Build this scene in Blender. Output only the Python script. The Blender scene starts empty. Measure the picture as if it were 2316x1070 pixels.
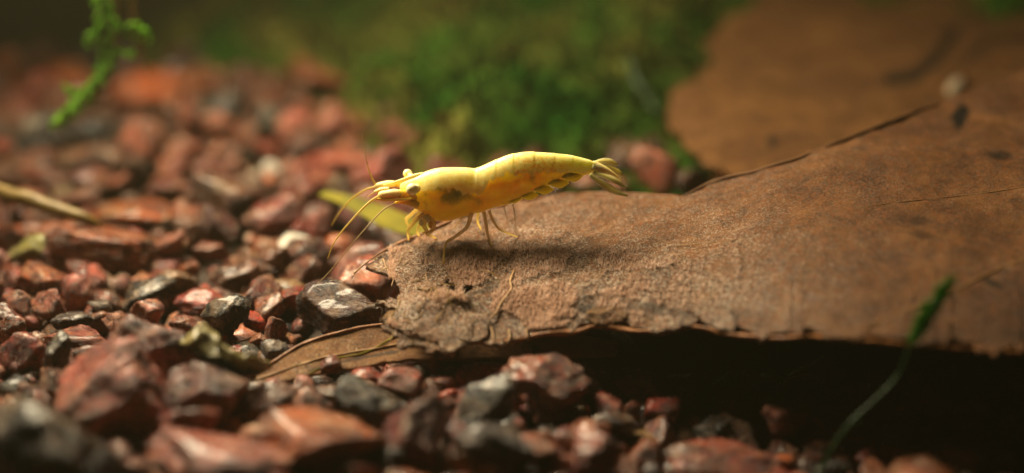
import bpy, bmesh, math, random
import numpy as np
from mathutils import Vector, Matrix

# ------------------------------------------------------------------ camera, world, lamp
SC = bpy.context.scene
SC.unit_settings.system = 'METRIC'
SC.unit_settings.scale_length = 0.01           # one unit is one centimetre
COL = SC.collection
W, H = 2316.0, 1070.0
PITCH = math.radians(22.0)
FD = 18.0                                      # distance to the shrimp
PPC = 232.0                                    # photo pixels per cm at that distance
FPX = FD * PPC
CAM = np.array([0.0, -16.34, 7.6])
cd = bpy.data.cameras.new('camera')
cam = bpy.data.objects.new('camera', cd); COL.objects.link(cam)
cam.location = CAM; cam.rotation_euler = (math.radians(90) - PITCH, 0, 0)
cd.sensor_width = 72; cd.lens = 72 * FPX / W
cd.clip_start = 0.1; cd.clip_end = 500
cd.dof.use_dof = True; cd.dof.focus_distance = 17.6; cd.dof.aperture_fstop = 0.165
SC.camera = cam

wd = bpy.data.worlds.new('World'); SC.world = wd; wd.use_nodes = True
bg = wd.node_tree.nodes['Background']
bg.inputs['Color'].default_value = (0.8, 0.66, 0.45, 1); bg.inputs['Strength'].default_value = 0.009

ld = bpy.data.lights.new('aquarium_lamp', 'AREA'); ld.shape = 'RECTANGLE'; ld.size = 6.0; ld.size_y = 4.0
ld.energy = 2900; ld.color = (1.0, 0.84, 0.56); ld.spread = math.radians(134)
lo = bpy.data.objects.new('aquarium_lamp', ld); COL.objects.link(lo)
lo.location = (-5.6, 5.0, 8.8)
lo.rotation_euler = (Vector((0.3, -1.9, 0.0)) - lo.location).to_track_quat('-Z', 'Y').to_euler()

SC.view_settings.view_transform = 'Standard'; SC.view_settings.look = 'None'
SC.view_settings.exposure = 0.0; SC.view_settings.gamma = 1.0
SC.cycles.max_bounces = 6; SC.cycles.diffuse_bounces = 3; SC.cycles.transparent_max_bounces = 8

CP, SP = math.cos(PITCH), math.sin(PITCH)
def ray(px, py):
    px = np.asarray(px, float); py = np.asarray(py, float)
    a = (px - W / 2) / FPX; b = -(py - H / 2) / FPX
    return np.stack([a, CP + b * SP, -SP + b * CP], -1)
def on_y(px, py, y):                           # the point of the vertical plane at y
    d = ray(px, py); t = (y - CAM[1]) / d[..., 1]
    return CAM + d * t[..., None]
def on_z(px, py, z):
    d = ray(px, py); t = (z - CAM[2]) / d[..., 2]
    return CAM + d * t[..., None]
def on_f(px, py, F):                           # the point of the height surface z = F(x, y)
    d = ray(px, py); lo_ = (2.6 - CAM[2]) / d[..., 2]; hi_ = (-0.8 - CAM[2]) / d[..., 2]
    for _ in range(40):
        m = (lo_ + hi_) / 2; p = CAM + d * m[..., None]
        ab = p[..., 2] > F(p[..., 0], p[..., 1])
        lo_ = np.where(ab, m, lo_); hi_ = np.where(ab, hi_, m)
    return CAM + d * ((lo_ + hi_) / 2)[..., None]
def to_px(p):
    r = np.asarray(p, float) - CAM
    dep = r[..., 1] * CP - r[..., 2] * SP
    up = r[..., 1] * SP + r[..., 2] * CP
    return W / 2 + r[..., 0] / dep * FPX, H / 2 - up / dep * FPX, dep

# ------------------------------------------------------------------ noise
def sm(x, a, b):
    t = np.clip((np.asarray(x, float) - a) / (b - a), 0, 1); return t * t * (3 - 2 * t)
_P = np.random.RandomState(5).permutation(256)
_V = np.random.RandomState(6).rand(256) * 2 - 1
def vn(x, y, z=0.0):
    x, y, z = np.broadcast_arrays(np.asarray(x, float), np.asarray(y, float), np.asarray(z, float))
    xi, yi, zi = np.floor(x).astype(int), np.floor(y).astype(int), np.floor(z).astype(int)
    fx, fy, fz = x - xi, y - yi, z - zi
    fx, fy, fz = [f * f * (3 - 2 * f) for f in (fx, fy, fz)]
    def h(a, b, c): return _V[_P[(_P[(_P[a & 255] + b) & 255] + c) & 255]]
    def l(a, b, t): return a + (b - a) * t
    return l(l(l(h(xi, yi, zi), h(xi+1, yi, zi), fx), l(h(xi, yi+1, zi), h(xi+1, yi+1, zi), fx), fy),
             l(l(h(xi, yi, zi+1), h(xi+1, yi, zi+1), fx), l(h(xi, yi+1, zi+1), h(xi+1, yi+1, zi+1), fx), fy), fz)
def fbm(x, y, z=0.0, o=4):
    s = 0; a = 1.0; n = 0
    for i in range(o):
        s = s + a * vn(x + 7.3 * i, y - 3.1 * i, np.asarray(z) + 1.7 * i); n += a
        a *= 0.5; x = x * 2.03; y = y * 2.03; z = np.asarray(z) * 2.03
    return s / n

# ------------------------------------------------------------------ materials
class NT:
    def __init__(s, name):
        s.m = bpy.data.materials.new(name); s.m.use_nodes = True
        s.t = s.m.node_tree; s.b = s.t.nodes['Principled BSDF']
    def n(s, typ, **k):
        x = s.t.nodes.new(typ)
        for a, v in k.items():
            if a in x.inputs.keys(): x.inputs[a].default_value = v
            else: setattr(x, a, v)
        return x
    def l(s, a, b): s.t.links.new(a, b)
    def co(s, scale=1.0):
        c = s.n('ShaderNodeTexCoord')
        return c.outputs['Object']
    def noise(s, vec, scale, detail=4, rough=0.55, dist=0.0):
        x = s.n('ShaderNodeTexNoise'); s.l(vec, x.inputs['Vector'])
        x.inputs['Scale'].default_value = scale; x.inputs['Detail'].default_value = detail
        x.inputs['Roughness'].default_value = rough; x.inputs['Distortion'].default_value = dist
        return x.outputs['Fac']
    def ramp(s, fac, stops):
        r = s.n('ShaderNodeValToRGB'); s.l(fac, r.inputs['Fac'])
        e = r.color_ramp.elements
        while len(e) < len(stops): e.new(0.5)
        for el, (p, c) in zip(e, stops):
            el.position = p
            el.color = (c, c, c, 1) if isinstance(c, (int, float)) else (*c, 1)
        return r.outputs['Color']
    def mix(s, fac, a, b, mode='MIX'):
        x = s.n('ShaderNodeMix'); x.data_type = 'RGBA'; x.blend_type = mode
        for k, v in ((0, fac), (6, a), (7, b)):
            if hasattr(v, 'is_output') or isinstance(v, bpy.types.NodeSocket): s.l(v, x.inputs[k])
            elif isinstance(v, tuple): x.inputs[k].default_value = (*v, 1)
            else: x.inputs[k].default_value = v
        return x.outputs[2]
    def math(s, op, a, b):
        x = s.n('ShaderNodeMath'); x.operation = op
        for k, v in ((0, a), (1, b)):
            if isinstance(v, bpy.types.NodeSocket): s.l(v, x.inputs[k])
            else: x.inputs[k].default_value = v
        return x.outputs[0]
    def attr(s, name):
        x = s.n('ShaderNodeAttribute'); x.attribute_name = name
        return x
    def bump(s, h, strength, dist, prev=None):
        x = s.n('ShaderNodeBump'); s.l(h, x.inputs['Height'])
        x.inputs['Strength'].default_value = strength; x.inputs['Distance'].default_value = dist
        if prev: s.l(prev, x.inputs['Normal'])
        s.l(x.outputs['Normal'], s.b.inputs['Normal']); return x.outputs['Normal']
    def thin(s, fac, col):                       # light shining through thin tissue
        out = s.t.nodes['Material Output']; tr = s.n('ShaderNodeBsdfTranslucent'); mx = s.n('ShaderNodeMixShader')
        if isinstance(col, bpy.types.NodeSocket): s.l(col, tr.inputs['Color'])
        else: tr.inputs['Color'].default_value = (*col, 1)
        mx.inputs[0].default_value = fac; s.l(s.b.outputs[0], mx.inputs[1]); s.l(tr.outputs[0], mx.inputs[2]); s.l(mx.outputs[0], out.inputs['Surface'])
    def set(s, **k):
        for a, v in k.items():
            i = s.b.inputs[a.replace('_', ' ')]
            if isinstance(v, bpy.types.NodeSocket): s.l(v, i)
            elif isinstance(v, tuple): i.default_value = (*v, 1) if len(v) == 3 and i.type == 'RGBA' else v
            else: i.default_value = v

def rock_mat(name, vertex):
    n = NT(name)
    if vertex:
        base = n.attr('tint').outputs['Color']; vec = n.co(); rnd = n.attr('rnd').outputs['Fac']
    else:
        oi = n.n('ShaderNodeObjectInfo'); base = oi.outputs['Color']; rnd = oi.outputs['Random']
        vm = n.n('ShaderNodeVectorMath'); vm.operation = 'MULTIPLY_ADD'
        n.l(n.co(), vm.inputs[0]); vm.inputs[1].default_value = (1, 1, 1)
        sc = n.n('ShaderNodeVectorMath'); sc.operation = 'SCALE'; sc.inputs[0].default_value = (31, 17, 23)
        n.l(rnd, sc.inputs['Scale']); n.l(sc.outputs[0], vm.inputs[2]); vec = vm.outputs[0]
    k = 1.0 if vertex else 0.40       # object space of an own stone is unit-sized
    f1 = n.noise(vec, 4.5 * k, 5, 0.68, 0.8); f2 = n.noise(vec, 34 * k, 5, 0.7); f3 = n.noise(vec, 3.2 * k, 3, 0.6, 1.2)
    f4 = n.noise(vec, 15 * k, 6, 0.72, 0.4)
    c = n.mix(n.ramp(f1, [(0.40, 0.0), (0.58, 1.0)]), base, n.mix(1.0, base, (0.22, 0.20, 0.22), 'MULTIPLY'))
    c = n.mix(n.math('MULTIPLY', n.ramp(f3, [(0.50, 0.0), (0.66, 1.0)]), 0.55), c, n.mix(0.5, base, (0.55, 0.33, 0.17)))
    f8 = n.noise(vec, 1.7 * k, 3, 0.6, 0.5)
    c = n.mix(n.math('MULTIPLY', n.ramp(f8, [(0.52, 0.0), (0.68, 1.0)]), 0.25), c, (0.13, 0.10, 0.03))
    # pale mineral crust in patches
    f6 = n.noise(vec, 5.5 * k, 6, 0.7, 1.0); f7 = n.noise(vec, 2.0 * k, 2, 0.5)
    pale = n.math('MULTIPLY', n.math('MULTIPLY', n.ramp(f6, [(0.56, 0.0), (0.62, 1.0)]), n.ramp(f7, [(0.45, 0.25), (0.6, 1.0)])), 0.8)
    c = n.mix(pale, c, n.mix(0.62, base, (0.80, 0.68, 0.52)))
    c = n.mix(n.math('MULTIPLY', n.ramp(f2, [(0.30, 1.0), (0.42, 0.0)]), 0.6), c, (0.012, 0.009, 0.007))
    n.set(Base_Color=c, Roughness=n.ramp(f4, [(0.3, 0.10), (0.7, 0.40)]), IOR=1.38, Specular_IOR_Level=0.6, Coat_Weight=0.28, Coat_Roughness=0.14, Coat_IOR=1.36)
    p = n.bump(f4, 0.55, 0.09 if vertex else 0.2)
    n.bump(f2, 0.5, 0.03 if vertex else 0.07, p)
    return n.m
M_ROCK = rock_mat('wet_stone', False); M_ROCKV = rock_mat('gravel_stone', True)

def leaf_mat(name, base, dark, pale, speck=1.0, sheen=0.42):
    n = NT(name); v = n.co()
    a = n.noise(v, 1.4, 6, 0.7, 0.9); b = n.noise(v, 5.5, 5, 0.65, 0.3); c3 = n.noise(v, 38, 4, 0.75); d = n.noise(v, 80, 3, 0.7)
    sp = n.attr('film').outputs['Fac']; st = n.attr('stain').outputs['Fac']
    c = n.mix(n.ramp(a, [(0.40, 0.0), (0.60, 1.0)]), base, dark)
    c = n.mix(n.ramp(b, [(0.42, 0.0), (0.7, 0.75)]), c, tuple(0.45 * x for x in dark))
    pm = n.math('MULTIPLY', n.math('MULTIPLY', n.ramp(c3, [(0.47, 0.0), (0.60, 1.0)]), sp), n.ramp(n.noise(v, 1.9, 6, 0.75, 1.2), [(0.40, 0.1), (0.60, 1.0)]))
    c = n.mix(n.math('MULTIPLY', pm, speck), c, pale)
    c = n.mix(n.math('MULTIPLY', n.math('MULTIPLY', n.ramp(d, [(0.54, 0.0), (0.62, 1.0)]), sp), speck), c, tuple(min(1, 1.5 * x) for x in pale))
    vo = n.n('ShaderNodeTexVoronoi'); n.l(v, vo.inputs['Vector']); vo.inputs['Scale'].default_value = 44; vh = n.n('ShaderNodeSeparateColor'); n.l(vo.outputs['Color'], vh.inputs[0])
    c = n.mix(n.math('MULTIPLY', n.ramp(vh.outputs[0], [(0.55, 0.0), (0.9, 0.7)]), speck), c, (0.30, 0.10, 0.03))
    c = n.mix(n.math('MULTIPLY', n.ramp(vh.outputs[1], [(0.62, 0.0), (0.95, 0.8)]), sp), c, (0.06, 0.03, 0.022))
    c = n.mix(n.math('MULTIPLY', n.math('MULTIPLY', n.ramp(vh.outputs[2], [(0.88, 0.0), (0.97, 0.8)]), sp), speck), c, (0.70, 0.50, 0.36))  # pale cells paint glints into the film colour
    c = n.mix(n.ramp(d, [(0.30, 0.55), (0.42, 0.0)]), c, tuple(0.3 * x for x in dark))
    c = n.mix(st, c, (0.014, 0.010, 0.006))
    n.set(Base_Color=c, Roughness=n.ramp(c3, [(0.35, sheen + 0.15), (0.7, sheen - 0.1)]), IOR=1.37, Specular_IOR_Level=0.3)
    p = n.bump(b, 0.6, 0.08); p = n.bump(c3, 1.0, 0.04, p); n.bump(d, 1.0, 0.022, p)
    return n.m
M_LEAF = leaf_mat('dead_leaf_brown', (0.26, 0.105, 0.024), (0.125, 0.045, 0.010), (0.86, 0.64, 0.52), 0.95)
M_LEAF2 = leaf_mat('dead_leaf_ochre', (0.27, 0.12, 0.03), (0.13, 0.052, 0.014), (0.36, 0.20, 0.08), 0.4, 0.6)
M_LEAF3 = leaf_mat('curled_leaf_brown', (0.38, 0.17, 0.05), (0.24, 0.095, 0.026), (0.52, 0.38, 0.19), 0.6)

def plain(name, c1, c2, scale=8, rough=0.45, sss=0.0, rad=(0.1, 0.06, 0.02), bump=0.3, alpha=None, trans=0.0, thin=0.0):
    n = NT(name); v = n.co(); f = n.noise(v, scale, 4, 0.6, 0.3)
    n.set(Base_Color=n.mix(n.ramp(f, [(0.35, 0.0), (0.65, 1.0)]), c1, c2), Roughness=rough, IOR=1.37)
    if sss: n.set(Subsurface_Weight=sss, Subsurface_Radius=rad, Subsurface_Scale=1.0)
    if trans: n.set(Transmission_Weight=trans)
    if alpha is not None: n.set(Alpha=alpha)
    n.bump(n.noise(v, scale * 4, 3), bump, 0.02)
    if thin: n.thin(thin, tuple(min(1, (p + q) * .5) for p, q in zip(c1, c2)))
    return n.m
M_WHITE = plain('white_stone', (0.62, 0.59, 0.52), (0.42, 0.37, 0.29), 2, 0.35)
M_VEIN = plain('leaf_vein', (0.33, 0.19, 0.075), (0.22, 0.115, 0.04), 6)
M_RIM = plain('leaf_margin', (0.30, 0.12, 0.035), (0.16, 0.06, 0.02), 8)
M_SHADE_VEIN = plain('crease_shade_vein', (0.14, 0.06, 0.018), (0.10, 0.042, 0.013), 5, 0.7)
M_THREAD = plain('root_thread', (0.45, 0.27, 0.12), (0.30, 0.17, 0.07), 10, 0.5)
M_OLIVE = plain('olive_blade', (0.30, 0.25, 0.02), (0.12, 0.12, 0.012), 2.0, 0.85, thin=0.4)
M_GREEN = plain('fresh_green', (0.30, 0.52, 0.05), (0.16, 0.38, 0.03), 3, 0.6, thin=0.6)
M_MID = plain('soft_green', (0.12, 0.30, 0.02), (0.06, 0.20, 0.012), 3, thin=0.55)
M_DGREEN = plain('dull_green', (0.03, 0.075, 0.012), (0.018, 0.045, 0.01), 3, thin=0.4)
M_TWIG = plain('twig_bark', (0.19, 0.12, 0.022), (0.09, 0.055, 0.014), 3)
M_STEM = plain('brown_stem', (0.15, 0.085, 0.035), (0.08, 0.05, 0.02), 3)
M_SHELL = plain('shed_skin', (0.15, 0.13, 0.06), (0.24, 0.19, 0.07), 5, 0.3, bump=0.8, alpha=0.9)
M_HOLLOWSHADE = plain('hollow_shade', (0.035, 0.05, 0.04), (0.02, 0.03, 0.03), 4, 0.3)

# shrimp
def shrimp_mat():
    n = NT('shrimp_shell'); v = n.co()
    a = n.attr('saddle').outputs['Fac']; g = n.attr('gut').outputs['Fac']
    f = n.noise(v, 20, 6, 0.75, 0.2); f2 = n.noise(v, 40, 4, 0.7); f3 = n.noise(v, 6, 3, 0.6)
    s = n.math('ADD', a, n.math('MULTIPLY', n.math('SUBTRACT', f, 0.5), 1.15))
    s = n.ramp(s, [(0.44, 0.0), (0.56, 1.0)])
    body = n.mix(n.ramp(f3, [(0.38, 0.0), (0.62, 1.0)]), (0.94, 0.70, 0.008), (0.95, 0.79, 0.015))
    body = n.mix(n.math('MULTIPLY', n.ramp(f2, [(0.59, 0.0), (0.66, 1.0)]), 0.55), body, (0.88, 0.70, 0.25))
    gg = n.math('ADD', g, n.math('MULTIPLY', n.math('SUBTRACT', n.noise(v, 9, 5, 0.7, 0.5), 0.5), 2.2))
    body = n.mix(n.ramp(gg, [(0.10, 0.0), (1.0, 0.75)]), body, (0.22, 0.26, 0.05))
    pale = n.mix(n.ramp(f, [(0.40, 0.0), (0.62, 1.0)]), (0.95, 0.74, 0.20), (0.97, 0.84, 0.38))
    pale = n.mix(n.math('MULTIPLY', n.ramp(f2, [(0.36, 1.0), (0.46, 0.0)]), n.attr('freckle').outputs['Fac']), pale, (0.86, 0.52, 0.10))
    n.set(Base_Color=n.mix(s, body, pale), Roughness=0.42, IOR=1.38, Subsurface_Weight=n.ramp(s, [(0.0, 1.0), (1.0, 0.42)]),
          Subsurface_Radius=(0.20, 0.20, 0.025), Subsurface_Scale=1.0)
    n.bump(f2, 0.18, 0.012)
    return n.m
M_SHR = shrimp_mat()
SR = (0.1, 0.06, 0.015)
M_PALE = plain('pale_shell', (0.88, 0.68, 0.25), (0.90, 0.77, 0.40), 20, 0.4, 0.3, SR, 0.2)
M_YEL = plain('yellow_shell', (0.74, 0.46, 0.02), (0.82, 0.60, 0.08), 14, 0.35, 0.4, SR, 0.15)
M_LEG = plain('yellow_leg', (0.72, 0.46, 0.05), (0.92, 0.76, 0.26), 14, 0.3, 0, SR, 0.1, 0.42, thin=0.4)
M_FAINT = plain('clear_leg', (0.70, 0.52, 0.22), (0.62, 0.42, 0.14), 14, 0.3, 0.0, SR, 0.1, 0.42)
M_FLAG = plain('feeler_yellow', (0.82, 0.66, 0.20), (0.70, 0.50, 0.12), 18, 0.4, thin=0.4)
M_FLAGD = plain('feeler_dim', (0.50, 0.33, 0.10), (0.40, 0.25, 0.08), 18, 0.4, alpha=0.6)
M_FAN = plain('fan_clear', (0.98, 0.93, 0.50), (0.90, 0.82, 0.30), 14, 0.35, thin=0.7)
M_FANRIM = plain('fan_rim', (0.92, 0.84, 0.50), (0.88, 0.76, 0.36), 20, 0.35)
M_PLEO = plain('swimmeret_yellow', (0.92, 0.62, 0.006), (0.92, 0.70, 0.01), 9, 0.4, 1.0, (0.2, 0.2, 0.025), 0.2)
M_EYE = plain('eye_cream', (0.85, 0.78, 0.38), (0.92, 0.86, 0.52), 26, 0.25, 0.2, SR, 0.1)
M_PUPIL = plain('eye_green', (0.62, 0.60, 0.22), (0.45, 0.46, 0.15), 40, 0.2, 0, SR, 0.1)
M_MOUTH = plain('mouth_clear', (0.62, 0.62, 0.45), (0.80, 0.68, 0.32), 20, 0.12, 0, SR, 0.3, 0.7, thin=0.5)

# ------------------------------------------------------------------ mesh helpers
def link(name, me, mat=None, parent=None, loc=None):
    o = bpy.data.objects.new(name, me); COL.objects.link(o)
    if mat and me and len(me.materials) == 0: me.materials.append(mat)
    if parent: o.parent = parent
    if loc is not None: o.location = loc
    return o
def tag(o, label=None, cat=None, group=None, kind=None):
    if label: o['label'] = label
    if cat: o['category'] = cat
    if group: o['group'] = group
    if kind: o['kind'] = kind
    return o
def mesh(name, V, F, smooth=True):
    me = bpy.data.meshes.new(name); me.from_pydata([tuple(map(float, v)) for v in V], [], [tuple(map(int, f)) for f in F])
    if smooth: me.polygons.foreach_set('use_smooth', [True] * len(me.polygons))
    me.update(); return me
def mesh_np(name, V, F, smooth=True):           # F: (n, k) array
    me = bpy.data.meshes.new(name); F = np.asarray(F, np.int32); n, k = F.shape
    me.vertices.add(len(V)); me.vertices.foreach_set('co', np.asarray(V, np.float32).ravel())
    me.loops.add(n * k); me.loops.foreach_set('vertex_index', F.ravel())
    me.polygons.add(n); me.polygons.foreach_set('loop_start', np.arange(0, n * k, k, dtype=np.int32))
    try: me.polygons.foreach_set('loop_total', np.full(n, k, np.int32))
    except Exception: pass
    me.polygons.foreach_set('use_smooth', np.full(n, smooth, bool))
    me.update(calc_edges=True); me.validate(); return me
def fattr(me, name, vals):
    a = me.attributes.new(name, 'FLOAT', 'POINT'); a.data.foreach_set('value', np.asarray(vals, np.float32).ravel())
def spline(P, n):                              # Catmull-Rom through P (k, d)
    P = np.asarray(P, float); Q = np.vstack([2 * P[0] - P[1], P, 2 * P[-1] - P[-2]])
    L = np.r_[0, np.cumsum(np.linalg.norm(np.diff(P[:, :min(3, P.shape[1])], axis=0), axis=1))]
    u = np.interp(np.linspace(0, L[-1], n), L, np.arange(len(P)))
    i = np.clip(np.floor(u).astype(int), 0, len(P) - 2); t = (u - i)[:, None]
    a, b, c, d = Q[i], Q[i + 1], Q[i + 2], Q[i + 3]
    return 0.5 * (2 * b + (c - a) * t + (2 * a - 5 * b + 4 * c - d) * t ** 2 + (3 * b - a - 3 * c + d) * t ** 3)
def tube_geo(P, R, seg=8, flat=1.0, flatdir=(0, 1, 0), rough=0.0):
    P = np.asarray(P, float); n = len(P); R = np.broadcast_to(np.asarray(R, float), (n,))
    T = np.gradient(P, axis=0); T /= np.linalg.norm(T, axis=1)[:, None] + 1e-9
    fd = np.array(flatdir, float); V = []
    for i in range(n):
        a = fd - T[i] * fd.dot(T[i])
        if np.linalg.norm(a) < 1e-3: a = np.array([1., 0, 0]) - T[i] * T[i][0]
        a /= np.linalg.norm(a); b = np.cross(T[i], a)
        for k in range(seg):
            th = 2 * math.pi * k / seg
            rr = R[i] * (1 + rough * float(vn(P[i][0] * 9 + k, P[i][2] * 9, P[i][1] * 9)))
            V.append(P[i] + rr * (a * math.cos(th) * flat + b * math.sin(th)))
    F = [(i * seg + k, i * seg + (k + 1) % seg, (i + 1) * seg + (k + 1) % seg, (i + 1) * seg + k) for i in range(n - 1) for k in range(seg)]
    s = len(V); V += [P[0], P[-1]]
    F += [(s, (k + 1) % seg, k) for k in range(seg)] + [(s + 1, (n - 1) * seg + k, (n - 1) * seg + (k + 1) % seg) for k in range(seg)]
    return V, F
def tube(name, P, R, mat, parent=None, seg=8, n=None, **k):
    P = np.asarray(P, float)
    if n:
        R = np.broadcast_to(np.asarray(R, float), (len(P),))
        Q = spline(np.c_[P, R], n); P, R = Q[:, :3], np.maximum(Q[:, 3], 1e-4)
    V, F = tube_geo(P, R, seg, **k)
    return link(name, mesh(name, V, F), mat, parent)
def empty(name, loc, label, cat, group=None):
    o = bpy.data.objects.new(name, None); COL.objects.link(o); o.empty_display_size = 0.2
    o.location = loc; tag(o, label, cat, group); return o
def adopt(root, objs):                         # parent meshes built in world coordinates
    for o in objs:
        o.parent = root; o.matrix_parent_inverse = Matrix.Translation(-Vector(root.location))
def ellipsoid(name, c, r, mat, parent=None, seg=16, axis=None):
    bm = bmesh.new(); bmesh.ops.create_icosphere(bm, subdivisions=3, radius=1)
    m = Matrix.Translation(Vector(c))
    if axis is not None: m = m @ Vector(axis).to_track_quat('X', 'Z').to_matrix().to_4x4()
    m = m @ Matrix.Diagonal((*r, 1)); bmesh.ops.transform(bm, matrix=m, verts=bm.verts)
    me = bpy.data.meshes.new(name); bm.to_mesh(me); bm.free()
    me.polygons.foreach_set('use_smooth', [True] * len(me.polygons))
    return link(name, me, mat, parent)

# ------------------------------------------------------------------ surfaces the things rest on
def F_main(x, y):                              # upper side of the big brown leaf
    x = np.asarray(x, float); y = np.asarray(y, float)
    yf = -1.1 - 0.85 * sm(x, 0.3, 3.6)
    t = np.maximum(y - yf, -0.12) / 1.5
    z = 0.44 + 0.47 * sm(x, -0.3, 4.2) + 0.5 * (1 - np.exp(-1.5 * t)) + 0.05 * t
    z = z - 0.22 * sm(-x, 0.5, 1.6)
    z = z + 0.10 * fbm(x * 0.7 + 3, y * 0.7, 0.3, 3) + 0.03 * fbm(x * 2.6, y * 2.6, 1.3, 3) + 0.016 * fbm(x * 9, y * 9, 2.3, 3) * sm(3 - x, 0, 3)
    r_ = 1 - np.abs(fbm(x * 1.7 + 4, y * 2.3, 6.1, 3)) * 2.6
    z = z + 0.03 * np.maximum(r_, 0) ** 3 * sm(4 - x, 0, 4)
    # a soft fold running across the front half
    z = z + 0.035 * np.exp(-((y + 0.62 - 0.12 * x) / 0.22) ** 2)
    return z
def F_back(x, y):
    x = np.asarray(x, float); y = np.asarray(y, float)
    z = 0.62 + 0.10 * (y - 2.5) * 0.6 + 0.10 * fbm(x * 0.6 + 9, y * 0.6, 2.3, 3)
    return z + 0.15 * sm(x, 1.5, 2.3) - 0.1
def F_low(x, y):
    x = np.asarray(x, float); y = np.asarray(y, float)
    return np.clip(0.13 + 0.45 * (y + 0.98) + 0.04 * fbm(x * 2, y * 2, 0, 3), -0.4, 0.75)

# ------------------------------------------------------------------ setting: substrate
def sheet(name, x0, x1, y0, y1, nx, ny, fz, mat):
    X, Y = np.meshgrid(np.linspace(x0, x1, nx), np.linspace(y0, y1, ny)); Z = fz(X, Y)
    V = np.stack([X, Y, Z], -1).reshape(-1, 3)
    i = (np.arange(ny - 1)[:, None] * nx + np.arange(nx - 1)).ravel()
    F = np.stack([i, i + 1, i + nx + 1, i + nx], -1)
    return link(name, mesh_np(name, V, F), mat)
M_SUB = plain('substrate_soil', (0.022, 0.013, 0.008), (0.04, 0.022, 0.011), 3, 0.8, bump=0.8)
def bed(px, py): return -0.34 * float(sm(px, 1120, 1650)) * float(sm(py, 640, 760))
def dip(x, y): return -0.34 * sm(x, 0, 2.1) * (1 - sm(y, -0.6, 0.2))
g = sheet('ground', -60, 60, -16, 60, 240, 160, lambda x, y: -0.28 + dip(x, y) + 0.08 * fbm(x, y, 0, 3), M_SUB)
tag(g, kind='structure')

# ------------------------------------------------------------------ stones
def ico(sub):
    bm = bmesh.new(); bmesh.ops.create_icosphere(bm, subdivisions=sub, radius=1)
    V = np.array([v.co[:] for v in bm.verts]); F = np.array([[v.index for v in f.verts] for f in bm.faces]); bm.free()
    return V, F
ICO = {k: ico(k) for k in (2, 3, 4, 5)}
def rock_verts(seed, sub, planes=13, rough=0.05, soft=55):
    V, F = ICO[sub]; V = V / np.linalg.norm(V, axis=1)[:, None]; r = np.random.RandomState(seed)
    N = r.randn(planes, 3); N /= np.linalg.norm(N, axis=1)[:, None]; D = r.uniform(0.55, 1.0, planes)
    dots = V @ N.T; rr = np.where(dots > 0.08, D / np.maximum(dots, 0.08), 9)
    rr = np.minimum(rr, 1.35)
    rad = -np.log(np.exp(-soft * rr).sum(1) + np.exp(-soft * 1.25)) / soft
    P = V * rad[:, None]
    o = r.uniform(0, 50, 3)
    nse = fbm(P[:, 0] * 2.2 + o[0], P[:, 1] * 2.2 + o[1], P[:, 2] * 2.2 + o[2], 4 if sub > 3 else 3)
    fine = fbm(P[:, 0] * 8 + o[1], P[:, 1] * 8 + o[2], P[:, 2] * 8 + o[0], 3)
    P = P * (1 + 2.6 * rough * nse + 0.55 * rough * fine)[:, None]
    mn, mx = P.min(0), P.max(0); return (P - (mn + mx) / 2) / ((mx - mn) / 2), F
COLS = {
 'red': (0.40, 0.085, 0.045), 'brick': (0.30, 0.10, 0.055), 'rust': (0.33, 0.115, 0.035), 'brown': (0.16, 0.075, 0.035),
 'tan': (0.46, 0.26, 0.13), 'pink': (0.50, 0.22, 0.15), 'salmon': (0.55, 0.18, 0.09), 'black': (0.016, 0.013, 0.011), 'grey': (0.085, 0.075, 0.058),
 'white': (0.78, 0.72, 0.62), 'olive': (0.26, 0.22, 0.06), 'mauve': (0.24, 0.11, 0.09), 'orange': (0.45, 0.16, 0.035),
 'scarlet': (0.62, 0.10, 0.03), 'green': (0.07, 0.085, 0.04), 'shaded_brown': (0.07, 0.028, 0.016), 'lime': (0.30, 0.28, 0.05), 'purple': (0.20, 0.12, 0.12), 'darkred': (0.20, 0.04, 0.028)}
ADJ = {'red': 'dull red', 'brick': 'brick red', 'rust': 'rusty brown', 'brown': 'dark brown', 'tan': 'tan', 'pink': 'pinkish',
 'black': 'black', 'grey': 'grey', 'darkred': 'deep red', 'mauve': 'mauve brown', 'orange': 'orange brown', 'olive': 'olive', 'white': 'white'}
LIB = [rock_verts(100 + i, 4, 9 + i % 5, 0.07) for i in range(22)]
LIBM = []
for i, (P, F) in enumerate(LIB):
    me = mesh_np('gravel_stone', P, F); me.materials.append(M_ROCK); LIBM.append(me)
rng = random.Random(11)
COLS = {k: (c_[0] * .95, c_[1] * .58, c_[2] * .52) if k not in ('white', 'grey', 'black', 'lime') else c_ for k, c_ in COLS.items()}
placed = []                                     # x, y, r
def stone_obj(me, c, r, rot, colr, label, group=None, name='gravel_stone'):
    o = link(name, me, None); o.location = c; o.scale = r; o.rotation_euler = rot
    v = rng.uniform(0.85, 1.15) if len(placed) < len(HERO) else rng.uniform(0.45, 1.1); o.color = (min(1, colr[0] * v), min(1, colr[1] * v * rng.uniform(0.80, 1.02)), min(1, colr[2] * v), 1)
    return tag(o, label, 'stone', group)

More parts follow.
